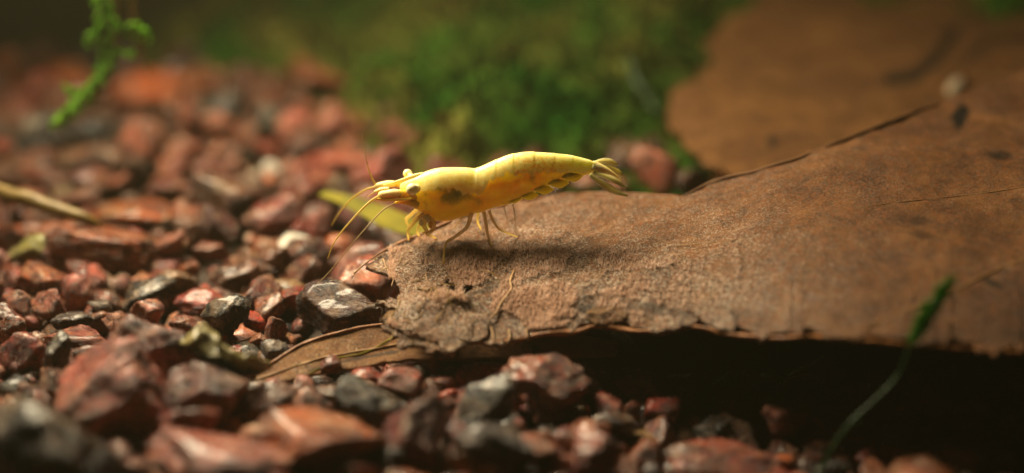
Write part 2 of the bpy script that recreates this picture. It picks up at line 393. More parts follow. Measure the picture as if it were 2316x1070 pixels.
# name, px, py, w, h, colour, lift, tilt, label
HERO = [
 (345, 800, 190, 165, 'mauve', .42, 20, 'large mauve stone with pale patches, highest in the sharp gravel at lower left'),
 (240, 905, 225, 190, 'pink', .30, -25, 'large pinkish red stone with cream crust leaning below the mauve stone'),
 (466, 890, 165, 140, 'purple', .30, 15, 'grey purple stone with a dark lower side between the shed skin and the red stone'),
 (430, 975, 125, 120, 'red', .30, 0, 'smooth brick red stone standing behind the pale pink slab at bottom'),
 (505, 1045, 330, 120, 'pink', .25, 5, 'wide pale pink slab on the bottom edge under the smooth red stone'),
 (687, 985, 330, 125, 'orange', .30, -4, 'long bright rusty orange stone with yellow flecks at bottom centre'),
 (100, 1020, 330, 230, 'green', .45, 10, 'big blurred dark green stone with a pale rim in the bottom left corner'),
 (935, 970, 155, 200, 'darkred', .30, 8, 'dark red pointed stone right of the long orange stone'),
 (768, 700, 215, 130, 'shaded_brown', .30, -6, 'large dark brown block in shade left of the torn leaf edge'),  # brown darkened to put the block's shade into its colour
 (845, 650, 130, 150, 'salmon', .20, -35, 'salmon red slab behind the dark block, touching the torn leaf edge'),
 (508, 718, 112, 125, 'black', .34, 10, 'shiny black pointed stone beside the small scarlet chip'),
 (576, 728, 48, 60, 'scarlet', .26, -30, 'small bright scarlet chip right of the shiny black stone'),
 (580, 775, 52, 44, 'tan', .16, 0, 'small pale tan chip under the scarlet chip'),
 (455, 684, 125, 55, 'red', .22, 5, 'flat pinkish red stone behind the shiny black stone'),
 (625, 745, 50, 66, 'pink', .22, 15, 'small upright dusty pink stone beside the scarlet chip'),
 (622, 798, 74, 62, 'grey', .16, 0, 'cloudy grey pebble above the tip of the curled lower leaf'),
 (335, 660, 135, 52, 'black', .30, -12, 'long glossy black stone with white glints left of the flat red stone'),
 (228, 694, 60, 36, 'grey', .26, -10, 'small slate grey chip at the left end of the glossy black stone'),
 (165, 726, 100, 44, 'grey', .2, 8, 'flat grey green stone under the slate grey chip'),
 (36, 690, 68, 72, 'tan', .28, 0, 'tan stone near the left edge beside a pinkish lump'),
 (112, 686, 92, 78, 'pink', .28, 10, 'lumpy pinkish tan stone with a dark hollow at the left'),
 (50, 792, 108, 76, 'red', .28, -12, 'rounded red stone with a bright top at the left edge'),
 (130, 815, 62, 115, 'grey', .30, 4, 'upright greenish grey stone right of the rounded red stone'),
 (178, 768, 138, 50, 'brick', .26, 4, 'long brick red stone with a pale end above the upright grey stone'),
 (215, 805, 130, 60, 'brown', .2, 0, 'dark brown flat stone left of the large mauve stone'),
 (256, 733, 58, 52, 'tan', .22, 12, 'small orange tan stone below the slate grey chip'),
 (335, 705, 80, 62, 'pink', .22, -8, 'small dusty pink stone left of the shiny black stone'),
 (415, 735, 70, 40, 'brick', .2, 0, 'small brick brown stone just behind the shed skin'),
 (65, 568, 92, 62, 'lime', .28, -16, 'yellow green stone at the left edge, soft in focus'),
 (232, 560, 245, 100, 'rust', .30, 3, 'broad rusty brown slab with a dark front at middle left'),
 (300, 487, 200, 66, 'orange', .28, -6, 'flat orange brown slab behind the broad rusty slab'),
 (402, 634, 104, 56, 'olive', .24, 14, 'olive stone above the flat pinkish red stone'),
 (385, 560, 100, 60, 'tan', .24, -20, 'tan brown stone right of the broad rusty slab'),
 (480, 570, 90, 56, 'brick', .24, 8, 'brick brown stone left of the white pebble, soft in focus'),
 (530, 625, 120, 60, 'brown', .24, -12, 'dark brown angular stone between the olive stone and the dark block'),
 (672, 553, 82, 46, 'white', .26, 8, 'white pebble below the shrimp feelers, largest of three white pebbles'),
 (570, 437, 56, 34, 'white', .26, 0, 'white pebble left of the red disc, middle one of three'),
 (612, 385, 42, 36, 'white', .30, 30, 'small grey white pebble below the red chip, farthest of three'),
 (622, 492, 118, 92, 'darkred', .28, 0, 'dark red round stone above the white pebble'),
 (755, 372, 165, 66, 'salmon', .30, -14, 'long salmon stone behind the shrimp feelers'),
 (655, 300, 70, 90, 'pink', .34, 20, 'blurred pinkish tan stone left of the shrimp, left end of a pair'),
 (740, 272, 110, 80, 'pink', .40, -10, 'blurred pinkish stone above the salmon stone, right end of a pair'),
 (735, 190, 120, 76, 'orange', .45, 0, 'blurred yellow brown stone at the edge of the moss above the pinkish pair'),
 (885, 300, 58, 50, 'pink', .34, 0, 'small blurred pink pebble behind the shrimp head against the moss'),
 (335, 215, 165, 96, 'orange', .50, -6, 'large blurred orange tan stone right of the green sprig'),
 (462, 172, 78, 66, 'olive', .50, 0, 'blurred olive tan stone at the moss edge, upper left'),
 (95, 208, 95, 86, 'red', .50, 0, 'blurred dull red stone left of the tip of the green sprig'),
 (22, 165, 95, 120, 'orange', .60, 0, 'blurred orange stone in the upper left at the photo edge'),
 (425, 275, 58, 122, 'red', .40, 12, 'blurred upright red stone below the olive tan stone'),
 (480, 345, 60, 40, 'tan', .34, -20, 'blurred pale tan chip above the small red pink stone row'),
 (515, 385, 70, 56, 'brick', .30, -20, 'blurred brick red stone left of the farthest white pebble'),
 (387, 392, 62, 54, 'pink', .30, -28, 'blurred pinkish red stone above the orange brown slab'),
 (273, 412, 46, 46, 'tan', .30, 0, 'small blurred pale stone above the orange brown slab, left one'),
 (600, 338, 54, 46, 'red', .30, 0, 'small blurred red stone just above the farthest white pebble'),
 (610, 180, 90, 40, 'darkred', .40, 0, 'blurred dark red stone at the foot of the dark moss'),
 (1480, 385, 115, 120, 'salmon', .45, 0, 'blurred salmon red stone just beyond the shrimp tail'),
 (1310, 275, 100, 70, 'brick', .40, 0, 'blurred brick brown stone in the moss above the shrimp tail'),
 (1400, 215, 60, 80, 'red', .50, 0, 'blurred dark red stone in shade left of the rear leaf'),
 (1112, 248, 60, 84, 'tan', .50, 12, 'blurred pale tan stone standing in the moss above the shrimp back'),
 (1175, 300, 60, 50, 'olive', .4, 12, 'blurred olive stone in the moss right of the pale tan stone'),
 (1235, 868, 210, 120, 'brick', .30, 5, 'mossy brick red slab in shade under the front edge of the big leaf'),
 (905, 866, 110, 62, 'pink', .30, 8, 'pink stone with white glints under the curled lower leaf'),
 (838, 850, 90, 40, 'red', .24, 4, 'dull red flat stone just under the curled lower leaf, left of the glinting pink one'),
 (1018, 864, 70, 30, 'pink', .30, 12, 'thin pink stone chip right of the glinting pink stone'),
 (1012, 893, 48, 26, 'scarlet', .22, -10, 'tiny bright red chip below the thin pink chip'),
 (835, 905, 150, 90, 'black', .24, 16, 'black jagged stone between the glinting pink stone and the long orange stone'),
 (692, 897, 26, 42, 'tan', .26, 0, 'tiny upright tan chip in the dark behind the long orange stone'),
 (600, 905, 140, 70, 'brown', .2, -10, 'dark brown stone in shade below the tip of the curled lower leaf'),
 (1120, 1005, 190, 110, 'grey', .26, 4, 'grey brown rough stone right of the dark red pointed stone'),
 (1045, 1046, 96, 76, 'olive', .26, 18, 'olive brown stone on the bottom edge, centre'),
 (1125, 1058, 110, 50, 'tan', .2, 0, 'tan stone on the bottom edge in front of the grey brown stone'),
 (795, 1062, 110, 50, 'pink', .26, 0, 'pale pink stone on the bottom edge under the long orange stone'),
 (880, 1040, 80, 66, 'black', .26, 0, 'small black stone below the dark red pointed stone'),
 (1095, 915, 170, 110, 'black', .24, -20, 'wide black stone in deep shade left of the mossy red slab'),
 (1240, 1032, 100, 70, 'rust', .26, 8, 'rusty stone at bottom centre left of a small pale one'),
 (1272, 1054, 54, 50, 'pink', .30, 0, 'small pale pink stone in front of the rusty stone on the bottom edge'),
 (1345, 1035, 125, 118, 'red', .30, -30, 'red wedge shaped stone at bottom right of centre'),
 (1465, 1030, 96, 60, 'rust', .26, 0, 'rusty rounded stone right of the red wedge'),
 (1640, 1038, 290, 84, 'brick', .26, 2, 'long brick red slab in half shade along the bottom right'),
 (1700, 1068, 96, 36, 'olive', .26, 0, 'yellowish stone on the bottom edge in front of the long brick slab'),
 (1960, 1040, 58, 50, 'red', .26, 0, 'small round dull red stone right of the green stem foot'),
 (2030, 1032, 66, 40, 'pink', .26, 0, 'small dusky pink stone right of the round red one'),
 (2180, 1040, 110, 66, 'tan', .30, 10, 'pale yellowish stone near the bottom right corner'),
 (2266, 1044, 78, 54, 'red', .28, 0, 'dull red stone right of the pale yellowish one'),
 (1865, 1008, 96, 34, 'brick', .22, 0, 'dim brick chip behind the foot of the green stem'),
 (545, 795, 60, 30, 'red', .12, 0, 'small red stone under the shed skin'),
 (545, 845, 66, 40, 'brick', .14, 0, 'small brick red stone right below the shed skin')]
for i, (px, py, w, h, cn, lift, tilt, lab) in enumerate(HERO):
    sub = 5 if w > 150 and py > 500 else 4
    if py > 760 and px < 900 and w > 100: w *= 1.14; h *= 1.1
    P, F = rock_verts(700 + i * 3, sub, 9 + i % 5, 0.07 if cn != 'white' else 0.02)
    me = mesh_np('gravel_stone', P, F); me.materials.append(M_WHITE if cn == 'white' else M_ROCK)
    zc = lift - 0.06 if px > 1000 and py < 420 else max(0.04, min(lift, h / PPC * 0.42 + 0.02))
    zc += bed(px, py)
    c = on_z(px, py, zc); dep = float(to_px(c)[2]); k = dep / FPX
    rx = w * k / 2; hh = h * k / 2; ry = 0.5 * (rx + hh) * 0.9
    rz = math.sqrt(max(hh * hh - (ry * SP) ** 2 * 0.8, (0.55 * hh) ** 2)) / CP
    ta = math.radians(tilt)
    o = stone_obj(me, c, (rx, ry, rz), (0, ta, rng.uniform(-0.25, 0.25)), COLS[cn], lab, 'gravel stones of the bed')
    placed.append((float(c[0]), float(c[1]), max(rx, ry) * 1.25 + .05))

REG = [
 (lambda x, y: y > 900 and x < 1000, 'in the near gravel along the bottom left'),
 (lambda x, y: y > 900, 'in the dim near gravel along the bottom right'),
 (lambda x, y: y > 620 and x < 560, 'in the sharp gravel around the large mauve stone'),
 (lambda x, y: y > 620, 'in the shade under and beside the big leaf'),
 (lambda x, y: y > 400 and x < 500, 'in the soft gravel around the broad rusty slab'),
 (lambda x, y: y > 400, 'in the soft gravel below the shrimp feelers'),
 (lambda x, y: x < 470, 'in the blurred gravel behind the green sprig tip'),
 (lambda x, y: x < 960, 'in the blurred gravel behind the shrimp head'),
 (lambda x, y: True, 'half sunk in moss behind the shrimp')]
def region(px, py):
    for f, s in REG:
        if f(px, py): return s
def moss_edge(px):                              # photo row where gravel gives way to moss
    return float(np.interp(px, [0, 300, 500, 700, 850, 900, 1000, 1300, 1500, 2400], [150, 155, 165, 190, 235, 330, 370, 385, 380, 380]))
cand = []
r2 = random.Random(3)
pal = ['red', 'brick', 'brick', 'rust', 'rust', 'brown', 'brown', 'tan', 'pink', 'darkred', 'black', 'darkred', 'red', 'mauve', 'mauve', 'orange', 'olive', 'brown', 'brown']
for k in range(9000):
    px, py = r2.uniform(-160, 2480), r2.uniform(90, 1180)
    if py < moss_edge(px) - 10: continue
    c = on_z(px, py, bed(px, py)); r = min(0.5, max(0.13, r2.lognormvariate(-1.28, 0.5)))
    if any((c[0] - a) ** 2 + (c[1] - b) ** 2 < (0.64 * (r + q)) ** 2 for a, b, q in placed): continue
    # under the leaf: stones stay low and only where the gap can be seen
    under = (px > 1050 and 430 < py < 735) or (px > 1330 and 430 < py < 870)
    if py < 420 and r2.random() < .25: continue
    if under or (530 < px < 1020 and 730 < py < 905 and r > 0.15) or (400 < px < 620 and 740 < py < 870): continue
    placed.append((float(c[0]), float(c[1]), r)); cand.append((float(c[0]), float(c[1]), r, px, py))
cand.sort(key=lambda a: -(a[2] / to_px(np.array([a[0], a[1], 0]))[2]) * (1 if -60 < a[3] < 2380 and a[4] < 1110 else 0.01))
NB = 300 - len(HERO)
SHORT = {}
for h in HERO:
    t = h[7].replace(',', ' ,').split(); k = next((q for q, wd_ in enumerate(t) if wd_ in (',', 'with', 'beside', 'under', 'between', 'behind', 'right', 'left', 'on', 'standing', 'at', 'in', 'above', 'below', 'leaning', 'near', 'touching', 'just', 'along')), len(t))
    SHORT.setdefault(' '.join(t[:k]).replace('blurred ', ''), []).append(h)
REFS = [(k, v[0][0], v[0][1]) for k, v in SHORT.items() if len(v) == 1 and len(k.split()) > 1]
used = set()
def fill_label(base, px, py):
    rf = sorted(REFS, key=lambda t: (t[1] - px) ** 2 + 3 * (t[2] - py) ** 2)[:5]
    out = []
    for k, a, b in rf:
        dx_, dy_ = px - a, py - b
        d = ('left of' if dx_ < 0 else 'right of') if abs(dx_) > 1.4 * abs(dy_) else ('in front of' if dy_ > 0 else 'behind')
        out.append(d + ' the ' + k)
    for pre in ('', 'jagged ', 'low '):
        for d in out[:3]:
            l_ = base + ' ' + d
            if pre == '' and l_ not in used: used.add(l_); return l_
    for p_ in range(1, 5):
        l_ = base + ' between the ' + rf[0][0] + ' and the ' + rf[p_][0]
        if l_ not in used and len(l_.split()) < 17: used.add(l_); return l_
    return base + ' ' + region(px, py)
pal_dim = ['brown', 'brown', 'black', 'black', 'red', 'brick', 'rust', 'mauve', 'darkred', 'orange', 'tan', 'brown']  # darker mix puts the dim light of back and right into stone colour
ADJ['darkred'] = 'deep red'
for (x, y, r, px, py) in cand[:NB]:
    cn = r2.choice(pal_dim if py < 420 or (px > 1100 and r2.random() < .8) else pal); z = r2.uniform(-0.02, 0.14) + (0.05 if px < 900 else 0) + bed(px, py)
    sz = 'small ' if r < 0.19 else ('larger ' if r > 0.34 else '')
    base_c = COLS[cn]
    stone_obj(r2.choice(LIBM), (x, y, z), (r, r * r2.uniform(.6, 1.05), r * r2.uniform(.45, .85)),
              (r2.uniform(-.6, .6), r2.uniform(-.6, .6), r2.uniform(0, 6.3)), base_c,
              fill_label(sz + ADJ[cn] + ' stone', px, py), 'gravel stones of the bed')
# the remaining stones and the small grit below them: one mass
GV, GF, GT, GR = [], [], [], []; off = 0
rest = [(x, y, r, 0.03 + bed(a_, b_)) for x, y, r, a_, b_ in cand[NB:]]
for k in range(2600):
    px, py = r2.uniform(-200, 2520), r2.uniform(100, 1200)
    if py < moss_edge(px) - 20 or (px > 1150 and 400 < py < 725) or (px > 1350 and 400 < py < 860): continue
    c = on_z(px, py, -0.1 + bed(px, py)); rest.append((c[0], c[1], r2.uniform(0.07, 0.22), r2.uniform(-0.16, 0.02) + bed(px, py)))
L2 = [rock_verts(300 + i, 2, 12, 0.05) for i in range(8)]
for (x, y, r, z) in rest:
    P, F = r2.choice(L2); e = Matrix.Rotation(r2.uniform(0, 6.3), 3, 'Z') @ Matrix.Rotation(r2.uniform(-.6, .6), 3, 'X')
    Q = (P * np.array([r, r * r2.uniform(.7, 1), r * r2.uniform(.5, .9)])) @ np.array(e).T + np.array([x, y, z])
    GV.append(Q); GF.append(F + off); off += len(Q); c = np.array(COLS[r2.choice(pal)]) * r2.uniform(.75, 1.15)
    GT.append(np.tile(np.r_[np.minimum(c, 1), 1], (len(Q), 1))); GR.append(np.full(len(Q), r2.random()))
me = mesh_np('gravel', np.vstack(GV), np.vstack(GF)); a = me.attributes.new('tint', 'FLOAT_COLOR', 'POINT')
a.data.foreach_set('color', np.vstack(GT).astype(np.float32).ravel()); fattr(me, 'rnd', np.concatenate(GR))
tag(link('gravel', me, M_ROCKV), 'fine red and brown grit filling the gaps between the larger stones', 'gravel', kind='stuff')

# ------------------------------------------------------------------ leaves
def patch(A, B, ns, nt, F, rag=(0, 0), seed=0, ends=0, tpow=1.0, dz=0.0):
    A = spline(np.array(A, float), ns); B = spline(np.array(B, float), ns)
    s = np.arange(ns); L = np.linspace(0, 1, nt) ** tpow
    A = A.copy(); B = B.copy()
    A[:, 1] += rag[0] * (fbm(A[:, 0] / 34 + seed, A[:, 1] / 34, 0, 5)) ; A[:, 0] += rag[0] * (fbm(A[:, 0] / 34 + seed, A[:, 1] / 34, 9, 5))
    B[:, 1] += rag[1] * (fbm(B[:, 0] / 30 + seed, B[:, 1] / 30, 4, 5)) ; B[:, 0] += rag[1] * (fbm(B[:, 0] / 30 + seed, B[:, 1] / 30, 14, 5))
    P = A[:, None, :] * (1 - L)[None, :, None] + B[:, None, :] * L[None, :, None]
    if ends:
        e = ends * fbm(P[:, :, 1] / 26 + seed, 0 * P[:, :, 1] + 3.3, 0, 4) * np.exp(-s / (ns * 0.06))[:, None]
        P[:, :, 0] += e
    Q = on_f(P[:, :, 0], P[:, :, 1], F); Q[..., 2] += dz
    idx = (np.arange(ns - 1)[:, None] * nt + np.arange(nt - 1)).ravel()
    Fc = np.stack([idx, idx + nt, idx + nt + 1, idx + 1], -1)
    return P, Q, Fc
def leaf_mesh(name, P, Q, Fc, film, stain, mat, thick=0.03, keep=None):
    V = Q.reshape(-1, 3); p = P.reshape(-1, 2)
    if keep is not None:
        k = keep(p); Fc = Fc[np.all(k[Fc], axis=1)]
        used = np.unique(Fc); mp = -np.ones(len(V), int); mp[used] = np.arange(len(used)); V = V[used]; p = p[used]; Fc = mp[Fc]
    N = len(V)
    # a real lower side and a rim
    e = np.vstack([Fc[:, [0, 1]], Fc[:, [1, 2]], Fc[:, [2, 3]], Fc[:, [3, 0]]])
    key = {}
    for a_, b_ in e:
        kk = (min(a_, b_), max(a_, b_)); key[kk] = None if kk in key else (a_, b_)
    rim = np.array([v for v in key.values() if v is not None])
    V2 = np.vstack([V, V - np.array([0, 0, thick])])
    allF = np.vstack([Fc, Fc[:, ::-1] + N, np.c_[rim[:, 1], rim[:, 0], rim[:, 0] + N, rim[:, 1] + N]])
    me = mesh_np(name, V2, allF)
    n_ = np.zeros(3); p0 = V[Fc[0]]; n_ = np.cross(p0[1] - p0[0], p0[2] - p0[0])
    if n_[2] < 0: me.flip_normals()
    fattr(me, 'film', np.r_[film(p, V), film(p, V)]); fattr(me, 'stain', np.r_[stain(p), stain(p)])
    return link(name, me, mat)
def blob(p, cx, cy, rx, ry, rot=0, soft=0.5):
    c, s = math.cos(math.radians(rot)), math.sin(math.radians(rot)); x, y = p[:, 0] - cx, p[:, 1] - cy
    u = (x * c + y * s) / rx; v = (-x * s + y * c) / ry
    d = np.sqrt(u * u + v * v) + 0.35 * fbm(p[:, 0] / 12, p[:, 1] / 12, 0, 3)
    return 1 - sm(d, 1 - soft * 0.6, 1 + soft)
def stroke(p, pts, w):
    d = np.full(len(p), 1e9)
    for (a, b) in zip(pts[:-1], pts[1:]):
        a, b = np.array(a, float), np.array(b, float); t = np.clip(((p - a) @ (b - a)) / ((b - a) @ (b - a)), 0, 1)
        d = np.minimum(d, np.linalg.norm(p - (a + t[:, None] * (b - a)), axis=1))
    return 1 - sm(d + w * 0.4 * fbm(p[:, 0] / 15, p[:, 1] / 15, 0, 3), w * 0.4, w)

TOPL = [(878, 572), (905, 552), (950, 528), (1020, 498), (1100, 470), (1200, 450), (1300, 437), (1420, 436), (1540, 441), (1620, 410), (1700, 390),
        (1800, 362), (1900, 322), (2000, 282), (2100, 240), (2220, 196), (2340, 150), (2700, 40)]
BOTL = [(884, 742), (915, 762), (965, 790), (1010, 792), (1062, 768), (1130, 768), (1210, 752), (1300, 742), (1350, 730), (1420, 738), (1500, 742), (1560, 728),
        (1650, 746), (1750, 756), (1850, 756), (2000, 766), (2120, 776), (2316, 790), (2440, 800), (2700, 820)]
P, Q, Fc = patch(TOPL, BOTL, 520, 210, F_main, (5, 26), 3, ends=95)
# behind its crest an added unseen flange curls down to block light
amt = 0.15 + 0.85 * sm(P[:, 0, 0], 930, 1080)
ex = [Q[:, 0] + np.stack([0 * amt, amt * k_ * .13, -amt * (k_ * .10 + k_ * k_ * .006)], -1) for k_ in range(8, 0, -1)]
Q = np.concatenate([np.stack(ex, 1), Q], 1); P = np.concatenate([np.stack([P[:, 0]] * 8, 1), P], 1)
ns_, nt_ = Q.shape[:2]; idx = (np.arange(ns_ - 1)[:, None] * nt_ + np.arange(nt_ - 1)).ravel(); Fc = np.stack([idx, idx + nt_, idx + nt_ + 1, idx + 1], -1)
def film(p, V):
    x, y = p[:, 0], p[:, 1]
    a = sm(2150 - x, 0, 1000) * (0.35 + 0.75 * sm(y, 470, 640)) + 0.5 * sm(1500 - x, 0, 400) * sm(y, 600, 660); return np.clip(a * (0.8 + 0.9 * fbm(x / 90, y / 40, 0, 3)) + 0.12, 0, 1)
def stain_m(p):
    s = .6 * blob(p, 2082, 500, 22, 8) + .5 * blob(p, 2085, 531, 28, 7, 8) + 0.8 * blob(p, 2245, 640, 22, 7, 30) + 0.7 * blob(p, 2260, 352, 26, 9) + blob(p, 2172, 262, 16, 26, 20)
    s += 0.7 * blob(p, 1330, 700, 22, 12) + 0.5 * blob(p, 1120, 640, 40, 10) + 0.8 * blob(p, 1012, 640, 24, 10, 20) + 0.6 * blob(p, 1600, 735, 50, 8) + 0.6 * blob(p, 1640, 722, 22, 14)
    s += 0.5 * blob(p, 1540, 700, 120, 14, 2) + 0.6 * stroke(p, [(1050, 665), (1120, 655), (1220, 668)], 8)
    return np.clip(s, 0, 1)
def keep_m(p):                                   # bites and holes in the decayed left end
    x, y = p[:, 0], p[:, 1]; j = 14 * fbm(x / 16, y / 16, 0, 4)
    k = np.ones(len(p), bool)
    for cx, cy, rx, ry in ((868, 655, 38, 26), (872, 705, 26, 15), (1002, 648, 26, 9), (1060, 655, 18, 6), (990, 740, 9, 7), (1052, 778, 14, 12), (940, 800, 30, 18), (1165, 772, 24, 9)):
        k &= ((x + j - cx) / rx) ** 2 + ((y + j - cy) / ry) ** 2 > 1
    return k
root = empty('dead_leaf', (1.5, 0, 0.4), 'big brown speckled dead leaf that the yellow shrimp stands on', 'leaf')
blade = leaf_mesh('leaf_blade', P, Q, Fc, film, stain_m, M_LEAF, 0.035, keep_m); parts = [blade]
def on_leaf(pts, F, dz=0.0):
    a = np.array(pts, float); q = on_f(a[:, 0], a[:, 1], F); q[:, 2] += dz; return q
parts.append(tube('leaf_margin', on_leaf([(796, 628), (815, 605), (860, 572), (905, 548), (950, 530), (1020, 500), (1100, 473), (1200, 452), (1300, 439), (1420, 438), (1540, 443)], F_main, 0.0),
                  [0.006, 0.009, 0.011, 0.013, 0.015, 0.015, 0.014, 0.013, 0.012, 0.011, 0.008], M_RIM, None, 8, 80, rough=0.5))
for pts, r in (([(1030, 560), (1200, 575), (1400, 600), (1600, 640)], .004),
               ([(1960, 740), (2060, 700), (2140, 668), (2230, 622), (2330, 580)], .011),
               ([(1500, 560), (1700, 535), (1950, 470), (2200, 440), (2340, 420)], .004)):
    parts.append(tube('vein', on_leaf(pts, F_main, 0.0), r, M_VEIN, None, 6, 60, rough=0.3))
parts.append(tube('leaf_margin', on_leaf([(1545, 444), (1620, 410), (1700, 390), (1800, 362), (1900, 322), (2000, 282), (2080, 250), (2130, 234)], F_main, 0.0), [.01, .022, .026, .03, .026, .03, .02, .01], M_SHADE_VEIN, None, 8, 60, rough=0.5))  # added dark tube paints the shadow line between the lobes
for pts, r in (([(1010, 590), (1120, 640), (1210, 700), (1260, 748)], .003), ([(1180, 520), (1330, 600), (1420, 670), (1470, 736)], .003)):
    parts.append(tube('vein', on_leaf(pts, F_main, 0.0), r, M_VEIN, None, 6, 70, rough=0.5))
# a little knot of decayed tissue on the front margin
parts.append(tube('leaf_margin', on_leaf([(1010, 785), (1062, 768), (1130, 768), (1210, 752), (1300, 744), (1350, 733), (1420, 740), (1500, 744), (1560, 731), (1650, 748), (1750, 757), (1850, 757), (2000, 767), (2120, 777), (2316, 791)], F_main, -0.03),
                  0.02, M_RIM, None, 7, 220, rough=0.9))
adopt(root, parts)

A = [(1760, 470), (1640, 402), (1585, 360), (1540, 318), (1512, 268), (1526, 222), (1572, 178), (1602, 150), (1598, 95), (1640, 52), (1688, 28), (1704, -20), (1760, -80)]
B = [(2700, 470), (2700, 402), (2700, 360), (2700, 318), (2700, 268), (2700, 222), (2700, 178), (2700, 150), (2700, 95), (2700, 52), (2700, 28), (2700, -20), (2700, -80)]
P, Q, Fc = patch(A, B, 300, 260, F_back, (26, 0), 8, tpow=1.2)
def stain_b(p):
    return np.clip(1.3 * stroke(p, [(2012, 182), (2070, 172), (2110, 140), (2162, 72)], 16) + 0.8 * blob(p, 1748, 320, 9, 14) + 0.5 * blob(p, 1732, 190, 14, 8)
                   + 0.7 * stroke(p, [(2190, 130), (2230, 95), (2330, 85)], 12), 0, 1)
root = empty('dead_leaf', (5, 5, 0.4), 'smooth ochre brown leaf lobe lying behind the speckled leaf, out of focus at upper right', 'leaf')
parts = [leaf_mesh('leaf_blade', P, Q, Fc, lambda p, V: np.full(len(p), 0.35), stain_b, M_LEAF2, 0.04)]
for pts, r in (([(1640, 140), (1760, 170), (1900, 210), (2080, 250)], .008), ([(1560, 270), (1700, 280), (1850, 270), (2000, 262)], .008)):
    parts.append(tube('vein', on_leaf(pts, F_back, -0.005), r, M_SHADE_VEIN, None, 6, 50, rough=0.3))
adopt(root, parts)

A = [(548, 872), (575, 848), (610, 826), (660, 792), (720, 766), (800, 746), (880, 733), (980, 728), (1100, 732), (1250, 750), (1400, 770)]
B = [(552, 877), (590, 874), (640, 862), (700, 850), (760, 838), (830, 826), (900, 814), (1000, 810), (1110, 807), (1250, 804), (1392, 802)]
P, Q, Fc = patch(A, B, 320, 60, F_low, (2, 6), 5)
root = empty('curled_leaf', (-1.2, -0.9, 0.1), 'narrow curled brown leaf tip pointing left on the gravel below the big leaf', 'leaf')
parts = [leaf_mesh('leaf_blade', P, Q, Fc, lambda p, V: np.clip(sm(1150 - p[:, 0], 0, 400) * (0.5 + fbm(p[:, 0] / 40, p[:, 1] / 14, 0, 3)), 0, 1),
                   lambda p: np.clip(0.7 * stroke(p, [(700, 838), (800, 812), (900, 795)], 5), 0, 1), M_LEAF3, 0.03)]
parts.append(tube('leaf_margin', on_leaf([(548, 872), (575, 848), (610, 826), (660, 792), (720, 766), (800, 746), (880, 733), (980, 728)], F_low, 0.005), .016, M_RIM, None, 7, 80, rough=0.5))
parts.append(tube('vein', on_leaf([(570, 862), (640, 838), (720, 812), (800, 796), (900, 780)], F_low, 0.0), .011, M_VEIN, None, 6, 60, rough=0.6))
parts.append(tube('vein', on_leaf([(700, 846), (760, 812), (820, 800), (880, 770), (905, 752)], F_low, 0.004), .008, M_OLIVE, None, 6, 60, rough=0.9))
adopt(root, parts)

# fine upright fuzz that covers the decaying front of the leaf
R9 = np.random.RandomState(12); n = 60000
px_ = 880 + 900 * R9.rand(n) ** 1.4; py_ = 790 - 230 * R9.rand(n) ** 1.3; k = (fbm(px_ / 60, py_ / 30, 0, 3) > -0.12 + 0.5 * sm(px_, 1200, 1750)) & (R9.rand(n) > sm(px_, 1150, 1760))
px_, py_ = px_[k], py_[k]; low = np.interp(px_, [884, 965, 1060, 1210, 1400, 1650, 1800], [742, 782, 766, 750, 734, 744, 752]); k = py_ < low - 4
px_, py_ = px_[k], py_[k]; k = keep_m(np.stack([px_, py_], -1)); px_, py_ = px_[k], py_[k]; n = len(px_)
b0 = on_f(px_, py_, F_main) - [0, 0, .004]; th = R9.uniform(0, 6.28, n); w = R9.uniform(.003, .009, n); h = R9.uniform(.015, .06, n)
dx = np.stack([np.cos(th), np.sin(th), 0 * th], -1) * w[:, None]; tip = b0 + np.stack([R9.randn(n) * .35, R9.randn(n) * .35, np.ones(n)], -1) * h[:, None]
V = np.stack([b0 - dx, b0 + dx, tip], 1).reshape(-1, 3)
M_FUZZ = plain('leaf_fuzz', (0.92, 0.74, 0.62), (0.62, 0.40, 0.27), 5, 0.4, thin=0.3)
fz = tag(link('fuzz', mesh_np('fuzz', V, np.arange(3 * n).reshape(-1, 3), False), M_FUZZ), kind='stuff')
adopt(bpy.data.objects['dead_leaf'], [fz])
